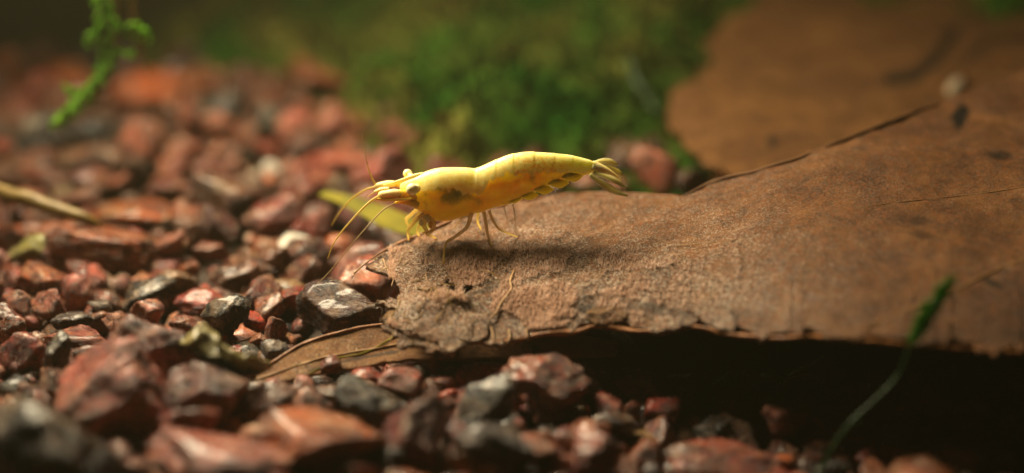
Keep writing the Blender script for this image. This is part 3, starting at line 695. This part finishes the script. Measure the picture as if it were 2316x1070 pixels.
# scraps of decayed tissue and root threads on the torn end
def scrap(pts, F, dz, mat, label, seed):
    c = np.mean(pts, 0); ring = spline(np.array(list(pts) + [pts[0]], float), 60)[:-1]
    V = []; rows = 12
    for k in range(rows):
        t = (k + 1) / rows; q = c + (ring - c) * t; q = q + (5 * t * np.stack([fbm(q[:, 0] / 9 + seed, q[:, 1] / 9, 0, 3), fbm(q[:, 0] / 9, q[:, 1] / 9 + seed, 5, 3)], -1))
        w = on_f(q[:, 0], q[:, 1], F); w[:, 2] += dz + 0.03 * fbm(w[:, 0] * 6, w[:, 1] * 6, seed, 3) * t; V.append(w)
    V = np.vstack(V); n = 59; Fs = [(k * n + i, k * n + (i + 1) % n, (k + 1) * n + (i + 1) % n, (k + 1) * n + i) for k in range(rows - 1) for i in range(n)]
    N = len(V); V2 = np.vstack([V, V - [0, 0, 0.02]]); Fs2 = Fs + [tuple(x + N for x in f[::-1]) for f in Fs]
    Fs2 += [((rows-1)*n + (i+1) % n, (rows-1)*n + i, (rows-1)*n + i + N, (rows-1)*n + (i+1) % n + N) for i in range(n)]
    me = mesh('leaf_scrap', V2, Fs2); bmx = bmesh.new(); bmx.from_mesh(me)
    bmesh.ops.holes_fill(bmx, edges=bmx.edges); bmesh.ops.recalc_face_normals(bmx, faces=bmx.faces); bmx.to_mesh(me); bmx.free()
    me.polygons.foreach_set('use_smooth', [True] * len(me.polygons))
    fattr(me, 'film', np.full(len(me.vertices), 0.95)); fattr(me, 'stain', np.zeros(len(me.vertices)))
    return tag(link('leaf_scrap', me, mat), label, 'leaf scrap', 'scraps of decayed leaf on the torn end')
scrap([(900, 672), (950, 660), (985, 690), (1040, 700), (1070, 740), (1060, 785), (1010, 800), (985, 770), (940, 762), (895, 742)], F_main, 0.03, M_LEAF, 'pale fluffy scrap of decayed leaf hanging at the lower left torn end', 2)
scrap([(885, 572), (930, 560), (958, 590), (940, 625), (900, 628)], F_main, 0.02, M_LEAF, 'small brown scrap of decayed leaf below the shrimp front legs', 5)
scrap([(1325, 716), (1352, 700), (1395, 698), (1420, 716), (1390, 732), (1335, 734)], F_main, 0.025, M_LEAF3, 'crumpled brown flake stuck near the middle of the front leaf edge', 7).__setitem__('category', 'flake')
scrap([(1560, 705), (1600, 690), (1655, 722), (1660, 748), (1610, 745)], F_main, 0.03, M_LEAF, 'dark crumbled scrap on the front leaf edge right of the crumpled flake', 9)
TH = [([(863, 590), (872, 612), (888, 630), (884, 652)], .007, 'thin kinked tan thread at the upper left of the torn leaf end'),
      ([(962, 585), (960, 620), (968, 650), (970, 680)], .007, 'thin tan thread hanging down the middle of the torn leaf end'),
      ([(1158, 618), (1153, 640), (1156, 662), (1132, 688), (1120, 712), (1104, 730), (1100, 750), (1090, 772)], .012, 'thick pinkish tan root crossing the front of the big leaf'),
      ([(1100, 735), (1112, 748), (1120, 772)], .010, 'short side root at the foot of the thick pinkish root'),
      ([(1152, 750), (1156, 766), (1148, 780)], .009, 'short hooked thread under the leaf edge right of the thick root'),
      ([(1190, 748), (1194, 766)], .009, 'tiny straight thread under the leaf edge, farthest right of the threads'),
      ([(972, 575), (1010, 610), (1000, 630), (975, 638)], .006, 'thin looping thread beside the dark gap in the torn leaf'),
      ([(905, 740), (965, 745), (968, 790)], .006, 'fine thread dangling in front of the pale fluffy scrap'),
      ([(800, 622), (830, 598), (856, 584), (868, 575)], .007, 'fine brown thread beside the leaf margin at far left')]
for pts, r, lab in TH:
    q = spline(on_leaf(pts, F_main, r + 0.012), 30)
    q += 0.02 * np.stack([fbm(q[:, 2] * 9, q[:, 0] * 9, 0, 2), fbm(q[:, 1] * 9, q[:, 0] * 9, 3, 2), 0 * q[:, 0]], -1)
    tag(tube('root_thread', q, np.linspace(r, r * 0.5, 30), M_THREAD, None, 6, rough=0.4), lab, 'root', 'root threads on the torn leaf end')
me = None
o = ellipsoid('pale_flake', on_leaf([(2158, 205)], F_back, 0.06)[0], (0.26, 0.075, 0.03), plain('flake_white', (0.42, 0.33, 0.22), (0.30, 0.23, 0.15), 6), axis=(0.45, 0.9, 0.15))
tag(o, 'blurred pale oblong flake on the ochre leaf at upper right above a dark spot', 'flake')
SCR = [([(938, 612), (985, 604), (1012, 628), (985, 660), (945, 655)], 'small fluffy scrap of decayed leaf left of the dark gap near the torn end', 12),
       ([(1020, 725), (1065, 712), (1105, 735), (1090, 775), (1040, 772)], 'pale scrap of decayed leaf at the foot of the thick pinkish root', 14),
       ([(895, 640), (930, 635), (945, 668), (915, 690)], 'tiny pale scrap of decayed leaf on the left rim of the torn end', 16)]
for pts, lab, sd in SCR: scrap(pts, F_main, 0.03, M_LEAF, lab, sd)
R10 = random.Random(21); fine = []
for k in range(26):
    a, b = R10.uniform(870, 1110), R10.uniform(590, 770); ang = R10.uniform(-0.6, 2.2); pts = [(a, b)]
    for q_ in range(5): ang += R10.uniform(-.7, .7); a += 15 * math.cos(ang); b += 15 * math.sin(ang); pts.append((a, b))
    if b > 800: continue
    qq = spline(on_leaf(pts, F_main, 0.025), 24); qq[:, 2] += 0.02 * np.sin(np.linspace(0, 6, 24) + k); V, F = tube_geo(qq, 0.0045, 4); fine.append((V, F))
VV, FF = [], []
for V, F in fine: o_ = len(VV); VV += list(V); FF += [tuple(x + o_ for x in f) for f in F]
adopt(bpy.data.objects['dead_leaf'], [tag(link('fine_threads', mesh('fine_threads', VV, FF), plain('golden_thread', (0.42, 0.27, 0.07), (0.30, 0.17, 0.05), 9, thin=.3)), kind='stuff')])

# ------------------------------------------------------------------ other things on the gravel
def ribbon(name, pts, widths, mat, n=50, th=0.02, cup=0.15, up=(0, 0, 1), rough=0.0):
    P = np.array(pts, float); Q = spline(np.c_[P, widths], n); P, w = Q[:, :3], Q[:, 3]
    T = np.gradient(P, axis=0); T /= np.linalg.norm(T, axis=1)[:, None]; U = np.array(up, float); V = []; m = 9
    for i in range(n):
        s = np.cross(T[i], U); s /= np.linalg.norm(s); nn = np.cross(s, T[i])
        for sd in (1, -1):
            for j in range(m):
                u = j / (m - 1) * 2 - 1; V.append(P[i] + s * u * w[i] * sd + nn * (cup * w[i] * u * u + sd * th * (1 - u * u * .9)))
    if rough:
        V = np.array(V); V = V + rough * np.stack([fbm(V[:, 0] * 6, V[:, 1] * 6, V[:, 2] * 6 + q_, 4) for q_ in (0, 9, 17)], -1)
    k = 2 * m; F = [(i * k + j, i * k + (j + 1) % k, (i + 1) * k + (j + 1) % k, (i + 1) * k + j) for i in range(n - 1) for j in range(k)]
    F += [tuple(range(k))[::-1], tuple((n - 1) * k + j for j in range(k))]
    return link(name, mesh(name, V, F), mat)
def zpts(l): return [tuple(on_z(a, b, c)) for a, b, c in l]
tag(ribbon('olive_leaf', zpts([(728, 440, .55), (790, 462, .52), (850, 490, .48), (910, 520, .42), (985, 540, .34)]), [.07, .13, .18, .21, .16], M_OLIVE, cup=0.3),
    'olive green narrow leaf behind the shrimp feelers, running under its front legs', 'leaf')
t = tube('twig', zpts([(-60, 412, .6), (30, 442, .58), (110, 468, .52), (190, 492, .46), (230, 520, .3)]), [.09, .085, .075, .06, .04], M_TWIG, None, 10, 50, rough=0.25)
tag(t, 'yellow brown twig slanting down from the left edge onto the orange slab', 'twig')
# shed skin: an arched shell with a dark ribbon painted as its hollow's shade
root = empty('shed_skin', on_z(505, 800, 0), 'curled greenish shed skin with a dark hollow, right of the large mauve stone', 'shed skin')
s1 = ribbon('shell', zpts([(418, 752, .62), (448, 742, .74), (485, 768, .70), (530, 800, .58), (575, 815, .46), (602, 846, .28)]), [.07, .12, .10, .07, .07, .04], M_SHELL, 50, .03, -1.0, rough=0.13)
s2 = ribbon('hollow', zpts([(440, 790, .48), (490, 800, .50), (540, 822, .42), (585, 838, .30)]), [.06, .13, .13, .05], M_HOLLOWSHADE, 30, .03, -0.5, rough=0.08)
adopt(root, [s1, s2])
# green stem on the right, nearer than the leaf
def ypts(l): return [tuple(on_y(a, b, c)) for a, b, c in l]
root = empty('water_plant', on_z(1868, 1040, 0), 'single green stem with a leafy tip rising in front of the leaf at lower right', 'plant')
st = tube('stem', ypts([(1850, 1075, -2.5), (1880, 1020, -2.45), (1925, 955, -2.4), (1985, 900, -2.35), (2030, 850, -2.3), (2052, 800, -2.3), (2072, 745, -2.3), (2110, 690, -2.3), (2145, 650, -2.3)]),
          [.018, .017, .016, .015, .014, .014, .015, .014, .008], M_DGREEN, None, 7, 70, rough=0.3)
pl = [st]; rr = random.Random(8)
for k in range(22):
    f = k / 21; a = 2068 + 78 * f; b = 778 - 128 * f; sd = 1 if k % 2 else -1; w = 0.05 + 0.05 * math.sin(math.pi * min(1, f * 1.1 + 0.1))
    y = -2.3 + rr.uniform(-.05, .05); px2, py2 = a + sd * 260 * w * rr.uniform(.7, 1.2) + 8, b - 20 - 22 * rr.random()
    pl.append(ribbon('leaflet', [tuple(on_y(a, b, y)), tuple(on_y((a + px2) / 2, (b + py2) / 2 - 3, y - .02)), tuple(on_y(px2, py2, y))], [.02, .045, .006], M_MID, 6, .006, .2, (0, 1, .2)))
for k in range(14):
    f = rr.random(); a, b = 1872 + 150 * f, 1030 - 165 * f; y = -2.4
    pl.append(tube('rootlet', ypts([(a, b, y), (a + rr.uniform(-26, -8), b + rr.uniform(-14, 12), y - .05)]), [.006, .003], M_DGREEN, None, 5, 5))
adopt(root, pl)
# green sprig upper left
root = empty('moss_sprig', on_z(118, 280, .6), 'bright green moss sprig hanging down at upper left, tip over the red stones', 'plant')
SPR = [(228, -40, 3.6), (236, 60, 3.6), (240, 140, 3.5), (212, 190, 3.4), (165, 235, 3.3), (122, 275, 3.2)]
sp = [tube('stem', ypts(SPR), [.02, .02, .025, .03, .025, .012], M_GREEN, None, 8, 50, rough=.3)]
q = spline(np.array(SPR), 60)
for k in range(150):
    a = q[int(k / 150 * 58) + 1]; sd = rr.uniform(-1, 1); e = (a[0] + sd * 26, a[1] + 12 + rr.uniform(0, 14), a[2] + rr.uniform(-.12, .12))
    sp.append(ribbon('leaflet', ypts([a, ((a[0] + e[0]) / 2, (a[1] + e[1]) / 2 - 4, (a[2] + e[2]) / 2), e]), [.02, .04, .006], M_GREEN, 6, .008, .2, (0, 1, .3)))
for (x0_, y0_, x1_, y1_) in ((238, 60, 205, 98), (240, 120, 300, 128), (225, 170, 262, 138), (236, 40, 270, 70), (180, 222, 150, 205)):
    sp.append(tube('stem', ypts([(x0_, y0_, 3.6), ((x0_ + x1_) / 2, (y0_ + y1_) / 2 - 4, 3.55), (x1_, y1_, 3.5)]), [.02, .016, .008], M_GREEN, None, 6, 12))
    for j in range(16):
        f = j / 15; a = (x0_ + (x1_ - x0_) * f, y0_ + (y1_ - y0_) * f, 3.55); e = (a[0] + rr.uniform(-16, 16), a[1] + rr.uniform(-14, 14), 3.55 + rr.uniform(-.1, .1))
        sp.append(ribbon('leaflet', ypts([a, ((a[0] + e[0]) / 2, (a[1] + e[1]) / 2 - 2, a[2]), e]), [.015, .035, .006], M_GREEN, 6, .008, .2, (0, 1, .3)))
for (cx, cy) in ((322, 80), (205, 92), (252, 130), (300, 70)):
    for j in range(7):
        e = (cx + rr.uniform(-18, 18), cy + rr.uniform(-20, 20), 3.6 + rr.uniform(-.1, .1))
        sp.append(ribbon('leaflet', ypts([(cx - 6, cy, 3.6), ((cx + e[0]) / 2, (cy + e[1]) / 2, 3.55), e]), [.03, .07, .01], M_GREEN, 6, .01, .2, (0, 1, .3)))
adopt(root, sp)
tag(tube('stem', ypts([(262, -40, 4), (255, 60, 4), (246, 140, 4)]), [.09, .085, .05], M_STEM, None, 8, 24, rough=.3), 'blurred brown stem behind the green sprig at upper left', 'stem')
tag(tube('stem', ypts([(300, -40, 4.3), (305, 60, 4.3), (318, 115, 4.3), (336, 165, 4.3)]), [.03, .03, .03, .015], M_TWIG, None, 8, 24, rough=.3), 'thin blurred yellowish stem right of the green sprig', 'stem')
tag(ribbon('grass_blade', ypts([(1420, 130, 6), (1450, 210, 5.6), (1500, 290, 5.2), (1560, 370, 4.9)]), [.05, .09, .08, .04], M_DGREEN, 30, .02, .3, (0, 1, .3)), 'blurred dark green blade hanging left of the ochre leaf', 'grass blade')
root = empty('water_plant', on_z(1000, 290, 0), 'small bright green plant in the moss behind the shrimp, out of focus', 'plant')
pl = []
for (cx, cy, n_, sx, sy) in ((985, 205, 26, 55, 30), (1035, 262, 16, 24, 26), (900, 155, 10, 55, 12)):
    for j in range(n_):
        a = on_y(cx + rr.uniform(-sx, sx), cy + rr.uniform(-sy, sy), 6.4 + rr.uniform(-.3, .3)); d = np.array([rr.uniform(-.2, .2), rr.uniform(-.15, .05), rr.uniform(.02, .2)])
        pl.append(ribbon('leaflet', [tuple(a), tuple(a + d * .5 + [0, -.02, .02]), tuple(a + d)], [.03, .08, .01], M_MID, 6, .01, .2, (0, 1, .3)))
adopt(root, pl)

# ------------------------------------------------------------------ moss behind
def F_moss(x, y):
    x = np.asarray(x, float); y = np.asarray(y, float)
    ye = np.interp(x, [-12, -6, -3.4, -2.2, -1.5, -0.8, 1.5, 12], [8.6, 8.3, 7.9, 6.4, 4.2, 3.6, 3.4, 3.4])
    d = y - ye
    z = -0.2 + 0.75 * sm(d, 0, 1.4) + 0.55 * sm(d, 1.5, 5.0) + 0.28 * np.maximum(y - 11.5, 0) ** 1.3
    lump = fbm(x * 0.55, y * 0.55, 4.4, 4)
    return z + 1.35 * lump * sm(d, 0, 1.2) - 0.5 * (1 - sm(d, -.6, .2))
M_MOSS = NT('moss_green'); v = M_MOSS.co(); f = M_MOSS.noise(v, 0.42, 3, 0.55, 0.5); f2 = M_MOSS.noise(v, 4, 4, 0.6); f5 = M_MOSS.noise(v, 0.8, 3, .5)
c = M_MOSS.ramp(f, [(0.36, (0.015, 0.085, 0.004)), (0.46, (0.05, 0.085, 0.010)), (0.56, (0.14, 0.13, 0.025)), (0.66, (0.025, 0.10, 0.005))])
c = M_MOSS.mix(M_MOSS.ramp(f5, [(0.60, 0.0), (0.70, 0.5)]), c, (0.02, 0.15, 0.006))
c = M_MOSS.mix(M_MOSS.ramp(f2, [(0.35, 0.2), (0.6, 0.0)]), c, (0.015, 0.02, 0.006))
M_MOSS.set(Base_Color=c, Roughness=1.0, Specular_IOR_Level=0.1); M_MOSS.bump(f2, .6, .15)
mo = sheet('moss_bed', -24, 24, 2.6, 26, 260, 160, F_moss, M_MOSS.m); tag(mo, 'dark green and olive moss bank rising behind the gravel', 'moss', kind='stuff')
R = np.random.RandomState(4); n = 60000
x = R.uniform(-9, 9, n); y = 3.2 + 13 * R.rand(n) ** 1.1; z = F_moss(x, y); k = z > -0.15; x, y, z = x[k], y[k], z[k]; n = len(x)
b0 = np.stack([x, y, z - .03], -1); th = R.uniform(0, 6.28, n); w = R.uniform(.02, .05, n); h = R.uniform(.08, .26, n)
dx = np.stack([np.cos(th), np.sin(th), 0 * th], -1); lean = R.randn(n, 3) * .4; lean[:, 2] = 1; lean /= np.linalg.norm(lean, axis=1)[:, None]
V = np.stack([b0 - dx * w[:, None] * .3, b0 + lean * h[:, None] * .5 + dx * w[:, None], b0 + lean * h[:, None], b0 + lean * h[:, None] * .5 - dx * w[:, None]], 1).reshape(-1, 3)
tag(link('moss', mesh_np('moss', V, np.arange(4 * n).reshape(-1, 4), False), M_MOSS.m), 'fine leafy moss shoots covering the bank behind the gravel', 'moss', kind='stuff')

# ------------------------------------------------------------------ the shrimp
Y0 = 0.30
def S(px, py, dy=0.0): return on_y(px, py, Y0 + dy)
shr = empty('shrimp', S(1080, 480) * np.array([1, 1, 0]) + np.array([0, 0, .95]), 'yellow shrimp with a cream back standing on the brown leaf, facing left', 'shrimp')
sp = []
TOP = [(905, 412), (920, 405), (938, 398), (955, 390.5), (970, 384.5), (987, 380), (1004, 378), (1025, 377.5), (1046, 378), (1062, 379), (1075, 380), (1086, 376), (1098, 371), (1132, 356), (1160, 347), (1194, 342.5), (1239, 345), (1288, 350), (1322, 358), (1346, 366), (1362, 376)]
BOT = [(905, 447), (916, 458), (930, 466), (946, 476), (962, 488), (980, 498), (1000, 501), (1025, 498), (1050, 490), (1072, 484), (1090, 481), (1102, 476), (1112, 472), (1150, 463), (1182, 450), (1214, 434), (1248, 420), (1290, 404), (1318, 398), (1336, 393), (1352, 388)]
n = 240
T_ = spline(np.array(TOP, float), n); B_ = spline(np.array(BOT, float), n)
Tw = S(T_[:, 0], T_[:, 1]); Bw = S(B_[:, 0], B_[:, 1]); C = (Tw + Bw) / 2; hh = np.linalg.norm(Tw - Bw, axis=1) / 2
u = np.linspace(0, 1, n); Cx = (T_[:, 0] + B_[:, 0]) / 2
bw = hh * np.interp(Cx, [905, 940, 1000, 1080, 1150, 1250, 1360], [.75, .72, .66, .64, .62, .66, .8])
# shell plates: small steps where one plate overlaps the next
step = np.ones(n)
for cx, d in ((1078, .012), (1118, .012), (1160, .012), (1205, .013), (1248, .012), (1290, .012), (1330, .018)):
    q = (Cx - cx) / 26; step += np.where((q > -1.0) & (q < 0), d * (1 + q) ** 2, 0); step -= np.where((q >= 0) & (q < 1), d * .8 * (1 - q) ** 2 * np.minimum(1, q * 8 + .3), 0)
m = 56; V = []; sad = []; gut = []; fr = []
for i in range(n):
    ax = (Tw[i] - Bw[i]); ax /= np.linalg.norm(ax); a = math.sqrt(max(hh[i] ** 2 - (.404 * bw[i]) ** 2, .3 * hh[i] ** 2)) * step[i]; b = bw[i] * step[i]
    for j in range(m):
        th = 2 * math.pi * j / m; cs, sn = math.cos(th), math.sin(th)
        # deeper and fuller below, narrower crest above
        wsh = (1 - .14 * max(0, cs)) * (1 - .22 * max(0, -cs) ** 2 * (1 if Cx[i] > 1085 else .4))
        V.append(C[i] + ax * a * cs + np.array([0, 1, 0]) * b * sn * wsh)
        hn = (cs + 1) / 2; x_ = Cx[i]
        bd = np.interp(x_, [900, 925, 945, 975, 1010, 1040, 1055, 1085, 1100, 1110, 1150, 1200, 1245, 1262, 1300, 1330, 1365], [.35, .62, .62, .70, .70, .66, .56, .55, .62, .72, .70, .60, .54, .48, .42, .25, .0])
        bd = bd + .02 * math.sin(x_ * .16) + .015 * math.sin(x_ * .37)
        sad.append(.5 + (hn - bd) * 3.0)
        gx, gh = (x_ - 1030) / 42, (hn - .60) / .22; gx2, gh2 = (x_ - 985) / 42, (hn - .76) / .12
        gut.append(max(1.15 - (gx * gx + gh * gh), .85 - (gx2 * gx2 + gh2 * gh2), 0) * .8)
        fr.append(float(sm(x_, 1140, 1180) * (1 - sm(x_, 1240, 1290))) * .9 + .12)
F = [(i * m + j, i * m + (j + 1) % m, (i + 1) * m + (j + 1) % m, (i + 1) * m + j) for i in range(n - 1) for j in range(m)]
V += [C[0], C[-1]]; s = n * m; F += [(s, (j + 1) % m, j) for j in range(m)] + [(s + 1, (n - 1) * m + j, (n - 1) * m + (j + 1) % m) for j in range(m)]
me = mesh('body', V, F); sad += [.2, .9]; gut += [0, 0]; fr += [0, 0]
bmx = bmesh.new(); bmx.from_mesh(me); bmesh.ops.recalc_face_normals(bmx, faces=bmx.faces); bmx.to_mesh(me); bmx.free()
fattr(me, 'saddle', np.clip(sad, 0, 1)); fattr(me, 'gut', np.clip(gut, 0, 1)); fattr(me, 'freckle', fr)
sp.append(link('body', me, M_SHR))
# rostrum
sp.append(tube('rostrum', [S(992, 396), S(960, 396), S(935, 401), S(912, 408), S(893, 413), S(866, 419)], [.015, .028, .03, .022, .015, .004], M_PALE, None, 10, 30, flat=.6))
# eyes on stalks
for (ex, ey, r, dy, sx_, sy_, sdy) in ((932, 428, 13.5, -.30, 942, 426, -.17), (922, 393, 10.5, .16, 938, 408, .05)):
    c = S(ex, ey, dy); rr_ = r / PPC
    stalk = tube('eye_stalk', [S(sx_, sy_, sdy), (c + S(sx_, sy_, sdy)) / 2, c], [rr_ * .75, rr_ * .7, rr_ * .8], M_PALE, None, 12, 12)
    e = ellipsoid('eye', c, (rr_,) * 3, M_EYE); d = (CAM - c) / np.linalg.norm(CAM - c)
    d = d + np.array([-.35 if dy < 0 else -.2, 0, -.05]); d /= np.linalg.norm(d)
    pu = ellipsoid('pupil', c + d * rr_ * .62, (rr_ * .42, rr_ * .40, rr_ * .40), M_PUPIL, axis=d)
    pu.parent = e; sp += [stalk, e]
# feeler bases
def seg_tube(name, pts, rs, mat, k=24, seg=12): return tube(name, pts, rs, mat, None, seg, k)
sp.append(seg_tube('feeler_base', [S(940, 446, -.10), S(918, 440, -.15), S(902, 438, -.18)], [.035, .045, .04], M_YEL))
sp.append(seg_tube('feeler_base', [S(904, 438, -.18), S(892, 438, -.18), S(876, 440, -.19), S(862, 442, -.19), S(856, 444, -.19)], [.035, .046, .043, .040, .018], M_PALE))
sp.append(seg_tube('feeler_base', [S(925, 418, .06), S(905, 416, .07), S(895, 417, .07)], [.034, .034, .028], M_YEL))
sp.append(seg_tube('feeler_base', [S(900, 417, .07), S(885, 416, .08), S(868, 418, .09), S(853, 421, .10), S(846, 424, .10)], [.022, .034, .034, .028, .012], M_PALE))
sp.append(seg_tube('feeler_base', [S(880, 428, -.02), S(862, 430, -.02), S(846, 434, -.02)], [.024, .026, .010], M_PALE))
sp.append(ribbon('antennal_scale', [tuple(S(930, 450, -.17)), tuple(S(900, 452, -.19)), tuple(S(870, 453, -.2)), tuple(S(849, 449, -.2))], [.05, .06, .05, .015], M_YEL, 20, .012, .1, (0, .5, 1)))
sp.append(ribbon('antennal_scale', [tuple(S(930, 444, .1)), tuple(S(900, 440, .12)), tuple(S(870, 436, .13)), tuple(S(852, 432, .13))], [.04, .05, .04, .012], M_YEL, 20, .012, .1, (0, .5, 1)))
sp.append(seg_tube('mouthpart', [S(945, 462, -.1), S(925, 457, -.12), S(902, 456, -.12), S(893, 460, -.12)], [.05, .035, .02, .008], M_YEL))
# feelers
for pts, r, mt in (([(848, 423, .10), (828, 429, .14), (800, 446, .2), (778, 468, .24), (760, 492, .28), (750, 510, .3)], .011, M_FLAG),
                   ([(856, 444, -.19), (836, 457, -.24), (812, 480, -.3), (790, 504, -.36), (770, 528, -.40), (752, 556, -.44), (741, 585, -.46)], .013, M_FLAG),
                   ([(850, 419, .1), (842, 404, .12), (834, 385, .15), (831, 372, .16)], .012, M_FLAG),
                   ([(831, 372, .16), (826, 350, .2), (822, 325, .25), (818, 300, .3)], .005, M_FLAGD),
                   ([(893, 460, -.12), (868, 474, -.2), (842, 500, -.3), (815, 530, -.4), (780, 572, -.5), (745, 615, -.6), (715, 645, -.7)], .009, M_FLAGD),
                   ([(846, 436, -.02), (838, 440, -.03), (830, 447, -.04)], .006, M_FLAG)):
    k = len(pts); sp.append(tube('feeler', [S(a, b, c) for a, b, c in pts], np.linspace(r, r * .35, k), mt, None, 6, 60))
# walking legs, feet on the leaf
def foot(px, py, dz=.01): return on_leaf([(px, py)], F_main, dz)[0]
def leg(pts, r, mat, end=None, claw=False):
    P_ = [S(a, b, c) for a, b, c in pts]
    if end is not None: P_.append(foot(*end))
    k = len(P_); R_ = np.interp(np.linspace(0, 1, k), [0, .5, 1], [r * .8, r * .66, r * .3])
    o = tube('leg', P_, R_, mat, None, 8, 36); sp.append(o)
leg([(1066, 482, -.10), (1060, 505, -.16), (1052, 518, -.2), (1030, 535, -.24), (1008, 552, -.28)], .028, M_LEG, (1003, 602))
leg([(1094, 478, -.10), (1099, 505, -.14), (1104, 535, -.2)], .024, M_LEG, (1112, 556)); leg([(1104, 540, -.2), (1112, 558, -.24)], .014, M_FAINT, (1138, 580))
leg([(1106, 476, -.06), (1116, 500, -.10), (1132, 520, -.12)], .022, M_LEG, (1170, 538)); leg([(1082, 482, .05), (1080, 500, .05)], .02, M_LEG, (1088, 522))
leg([(1160, 462, -.05), (1164, 485, -.05)], .012, M_FAINT, (1168, 530))
leg([(1140, 466, .02), (1144, 485, .0)], .010, M_FAINT, (1150, 508))
leg([(1050, 486, .05), (1040, 500, .05)], .018, M_FAINT, (1022, 524))
leg([(948, 468, .10), (932, 484, .12), (919, 496, .12), (923, 510, .12), (929, 516, .12)], .022, M_LEG)
leg([(952, 474, .02), (940, 492, .02), (932, 505, .0), (922, 520, .0)], .022, M_LEG, (924, 545))
leg([(958, 484, -.08), (945, 495, -.12), (932, 510, -.14), (922, 524, -.14), (930, 536, -.12)], .026, M_LEG)
leg([(975, 492, -.10), (982, 508, -.16), (975, 524, -.18), (966, 530, -.18)], .030, M_LEG, (985, 540))
leg([(962, 490, -.06), (958, 508, -.12), (964, 522, -.14), (955, 528, -.15)], .034, M_LEG)
leg([(968, 490, .0), (950, 508, .02), (944, 524, .02)], .022, M_LEG, (948, 536))
sp.append(ellipsoid('mouthpart', S(966, 492, -.14), (.036, .03, .032), M_MOUTH)); sp.append(ellipsoid('mouthpart', S(953, 503, -.15), (.026, .02, .036), M_MOUTH))
sp.append(ellipsoid('mouthpart', S(974, 508, -.14), (.024, .02, .04), M_YEL))
# swimmerets: flat paddles below the tail plates
for k, (a, b, L_, an) in enumerate(((1128, 448, .34, -22), (1165, 440, .34, -18), (1200, 428, .31, -14), (1234, 415, .25, -12), (1266, 402, .18, -10))):
    for dy in (-.085, .07):
        p0 = S(a, b - 10, dy); p2 = S(a + 52, b - 10 + L_ * 32, dy * .9); mid = (p0 + p2) / 2 + np.array([.02, 0, -.03])
        sp.append(tube('swimmeret', [p0, (p0 + mid) / 2, mid, (mid + p2) / 2, p2], [.03, .044, .046, .036, .010], M_PLEO, None, 10, 20, flat=.3))
# tail fan
def fin(name, pts, ws, mat, dy, up=(-.2, -.6, .8), rim=True, th=.012):
    P_ = [tuple(S(a, b, dy + c)) for a, b, c in pts]
    o = ribbon(name, P_, ws, mat, 26, th, .12, up); sp.append(o)
    if rim:
        Q = spline(np.c_[np.array(P_), ws], 26); T = np.gradient(Q[:, :3], axis=0); T /= np.linalg.norm(T, axis=1)[:, None]; side = np.cross(T, np.array(up)); side /= np.linalg.norm(side, axis=1)[:, None]
        R1 = Q[:, :3] + side * Q[:, 3:4]; R2 = Q[:, :3] - side * Q[:, 3:4]
        ring = np.vstack([R1, R2[::-1]]); r_ = tube('fin_rim', ring, .007, M_FANRIM, None, 6); r_.parent = o
        r3 = tube('fin_rib', Q[:, :3], .009, M_FANRIM, None, 6); r3.parent = o
fin('telson', [(1340, 374, 0), (1362, 382, 0), (1384, 394, 0), (1404, 408, 0)], [.050, .040, .028, .008], M_PALE, -.02, rim=False, th=.02)
fin('tail_fin', [(1346, 368, 0), (1362, 365, .05), (1380, 366, .09), (1395, 372, .12)], [.012, .026, .032, .014], M_FAN, .06)
fin('tail_fin', [(1356, 374, 0), (1378, 380, .04), (1396, 388, .07), (1408, 396, .08)], [.012, .024, .028, .008], M_FAN, .05)
fin('tail_fin', [(1334, 394, 0), (1356, 411, -.03), (1384, 429, -.05), (1419, 443, -.07)], [.014, .026, .030, .004], M_FAN, -.10)
fin('tail_fin', [(1342, 390, 0), (1366, 398, -.02), (1392, 409, -.04), (1416, 425, -.05)], [.014, .020, .024, .004], M_FAN, -.06)
adopt(shr, sp)

# ------------------------------------------------------------------ the cloudy water
bm = bmesh.new(); bmesh.ops.create_cube(bm, size=1)
bmesh.ops.transform(bm, matrix=Matrix.Translation((0, 4, 3.9)) @ Matrix.Diagonal((70, 46, 12.2, 1)), verts=bm.verts)
me = bpy.data.meshes.new('haze'); bm.to_mesh(me); bm.free()
mh = bpy.data.materials.new('cloudy_water'); mh.use_nodes = True; nt = mh.node_tree
for nd in list(nt.nodes):
    if nd.type == 'BSDF_PRINCIPLED': nt.nodes.remove(nd)
pv = nt.nodes.new('ShaderNodeVolumePrincipled'); pv.inputs['Density'].default_value = 0.0011; pv.inputs['Color'].default_value = (0.85, 0.80, 0.50, 1); pv.inputs['Anisotropy'].default_value = 0.3
nt.links.new(pv.outputs['Volume'], nt.nodes['Material Output'].inputs['Volume'])
tag(link('haze', me, mh), kind='stuff')
SC.cycles.volume_bounces = 0
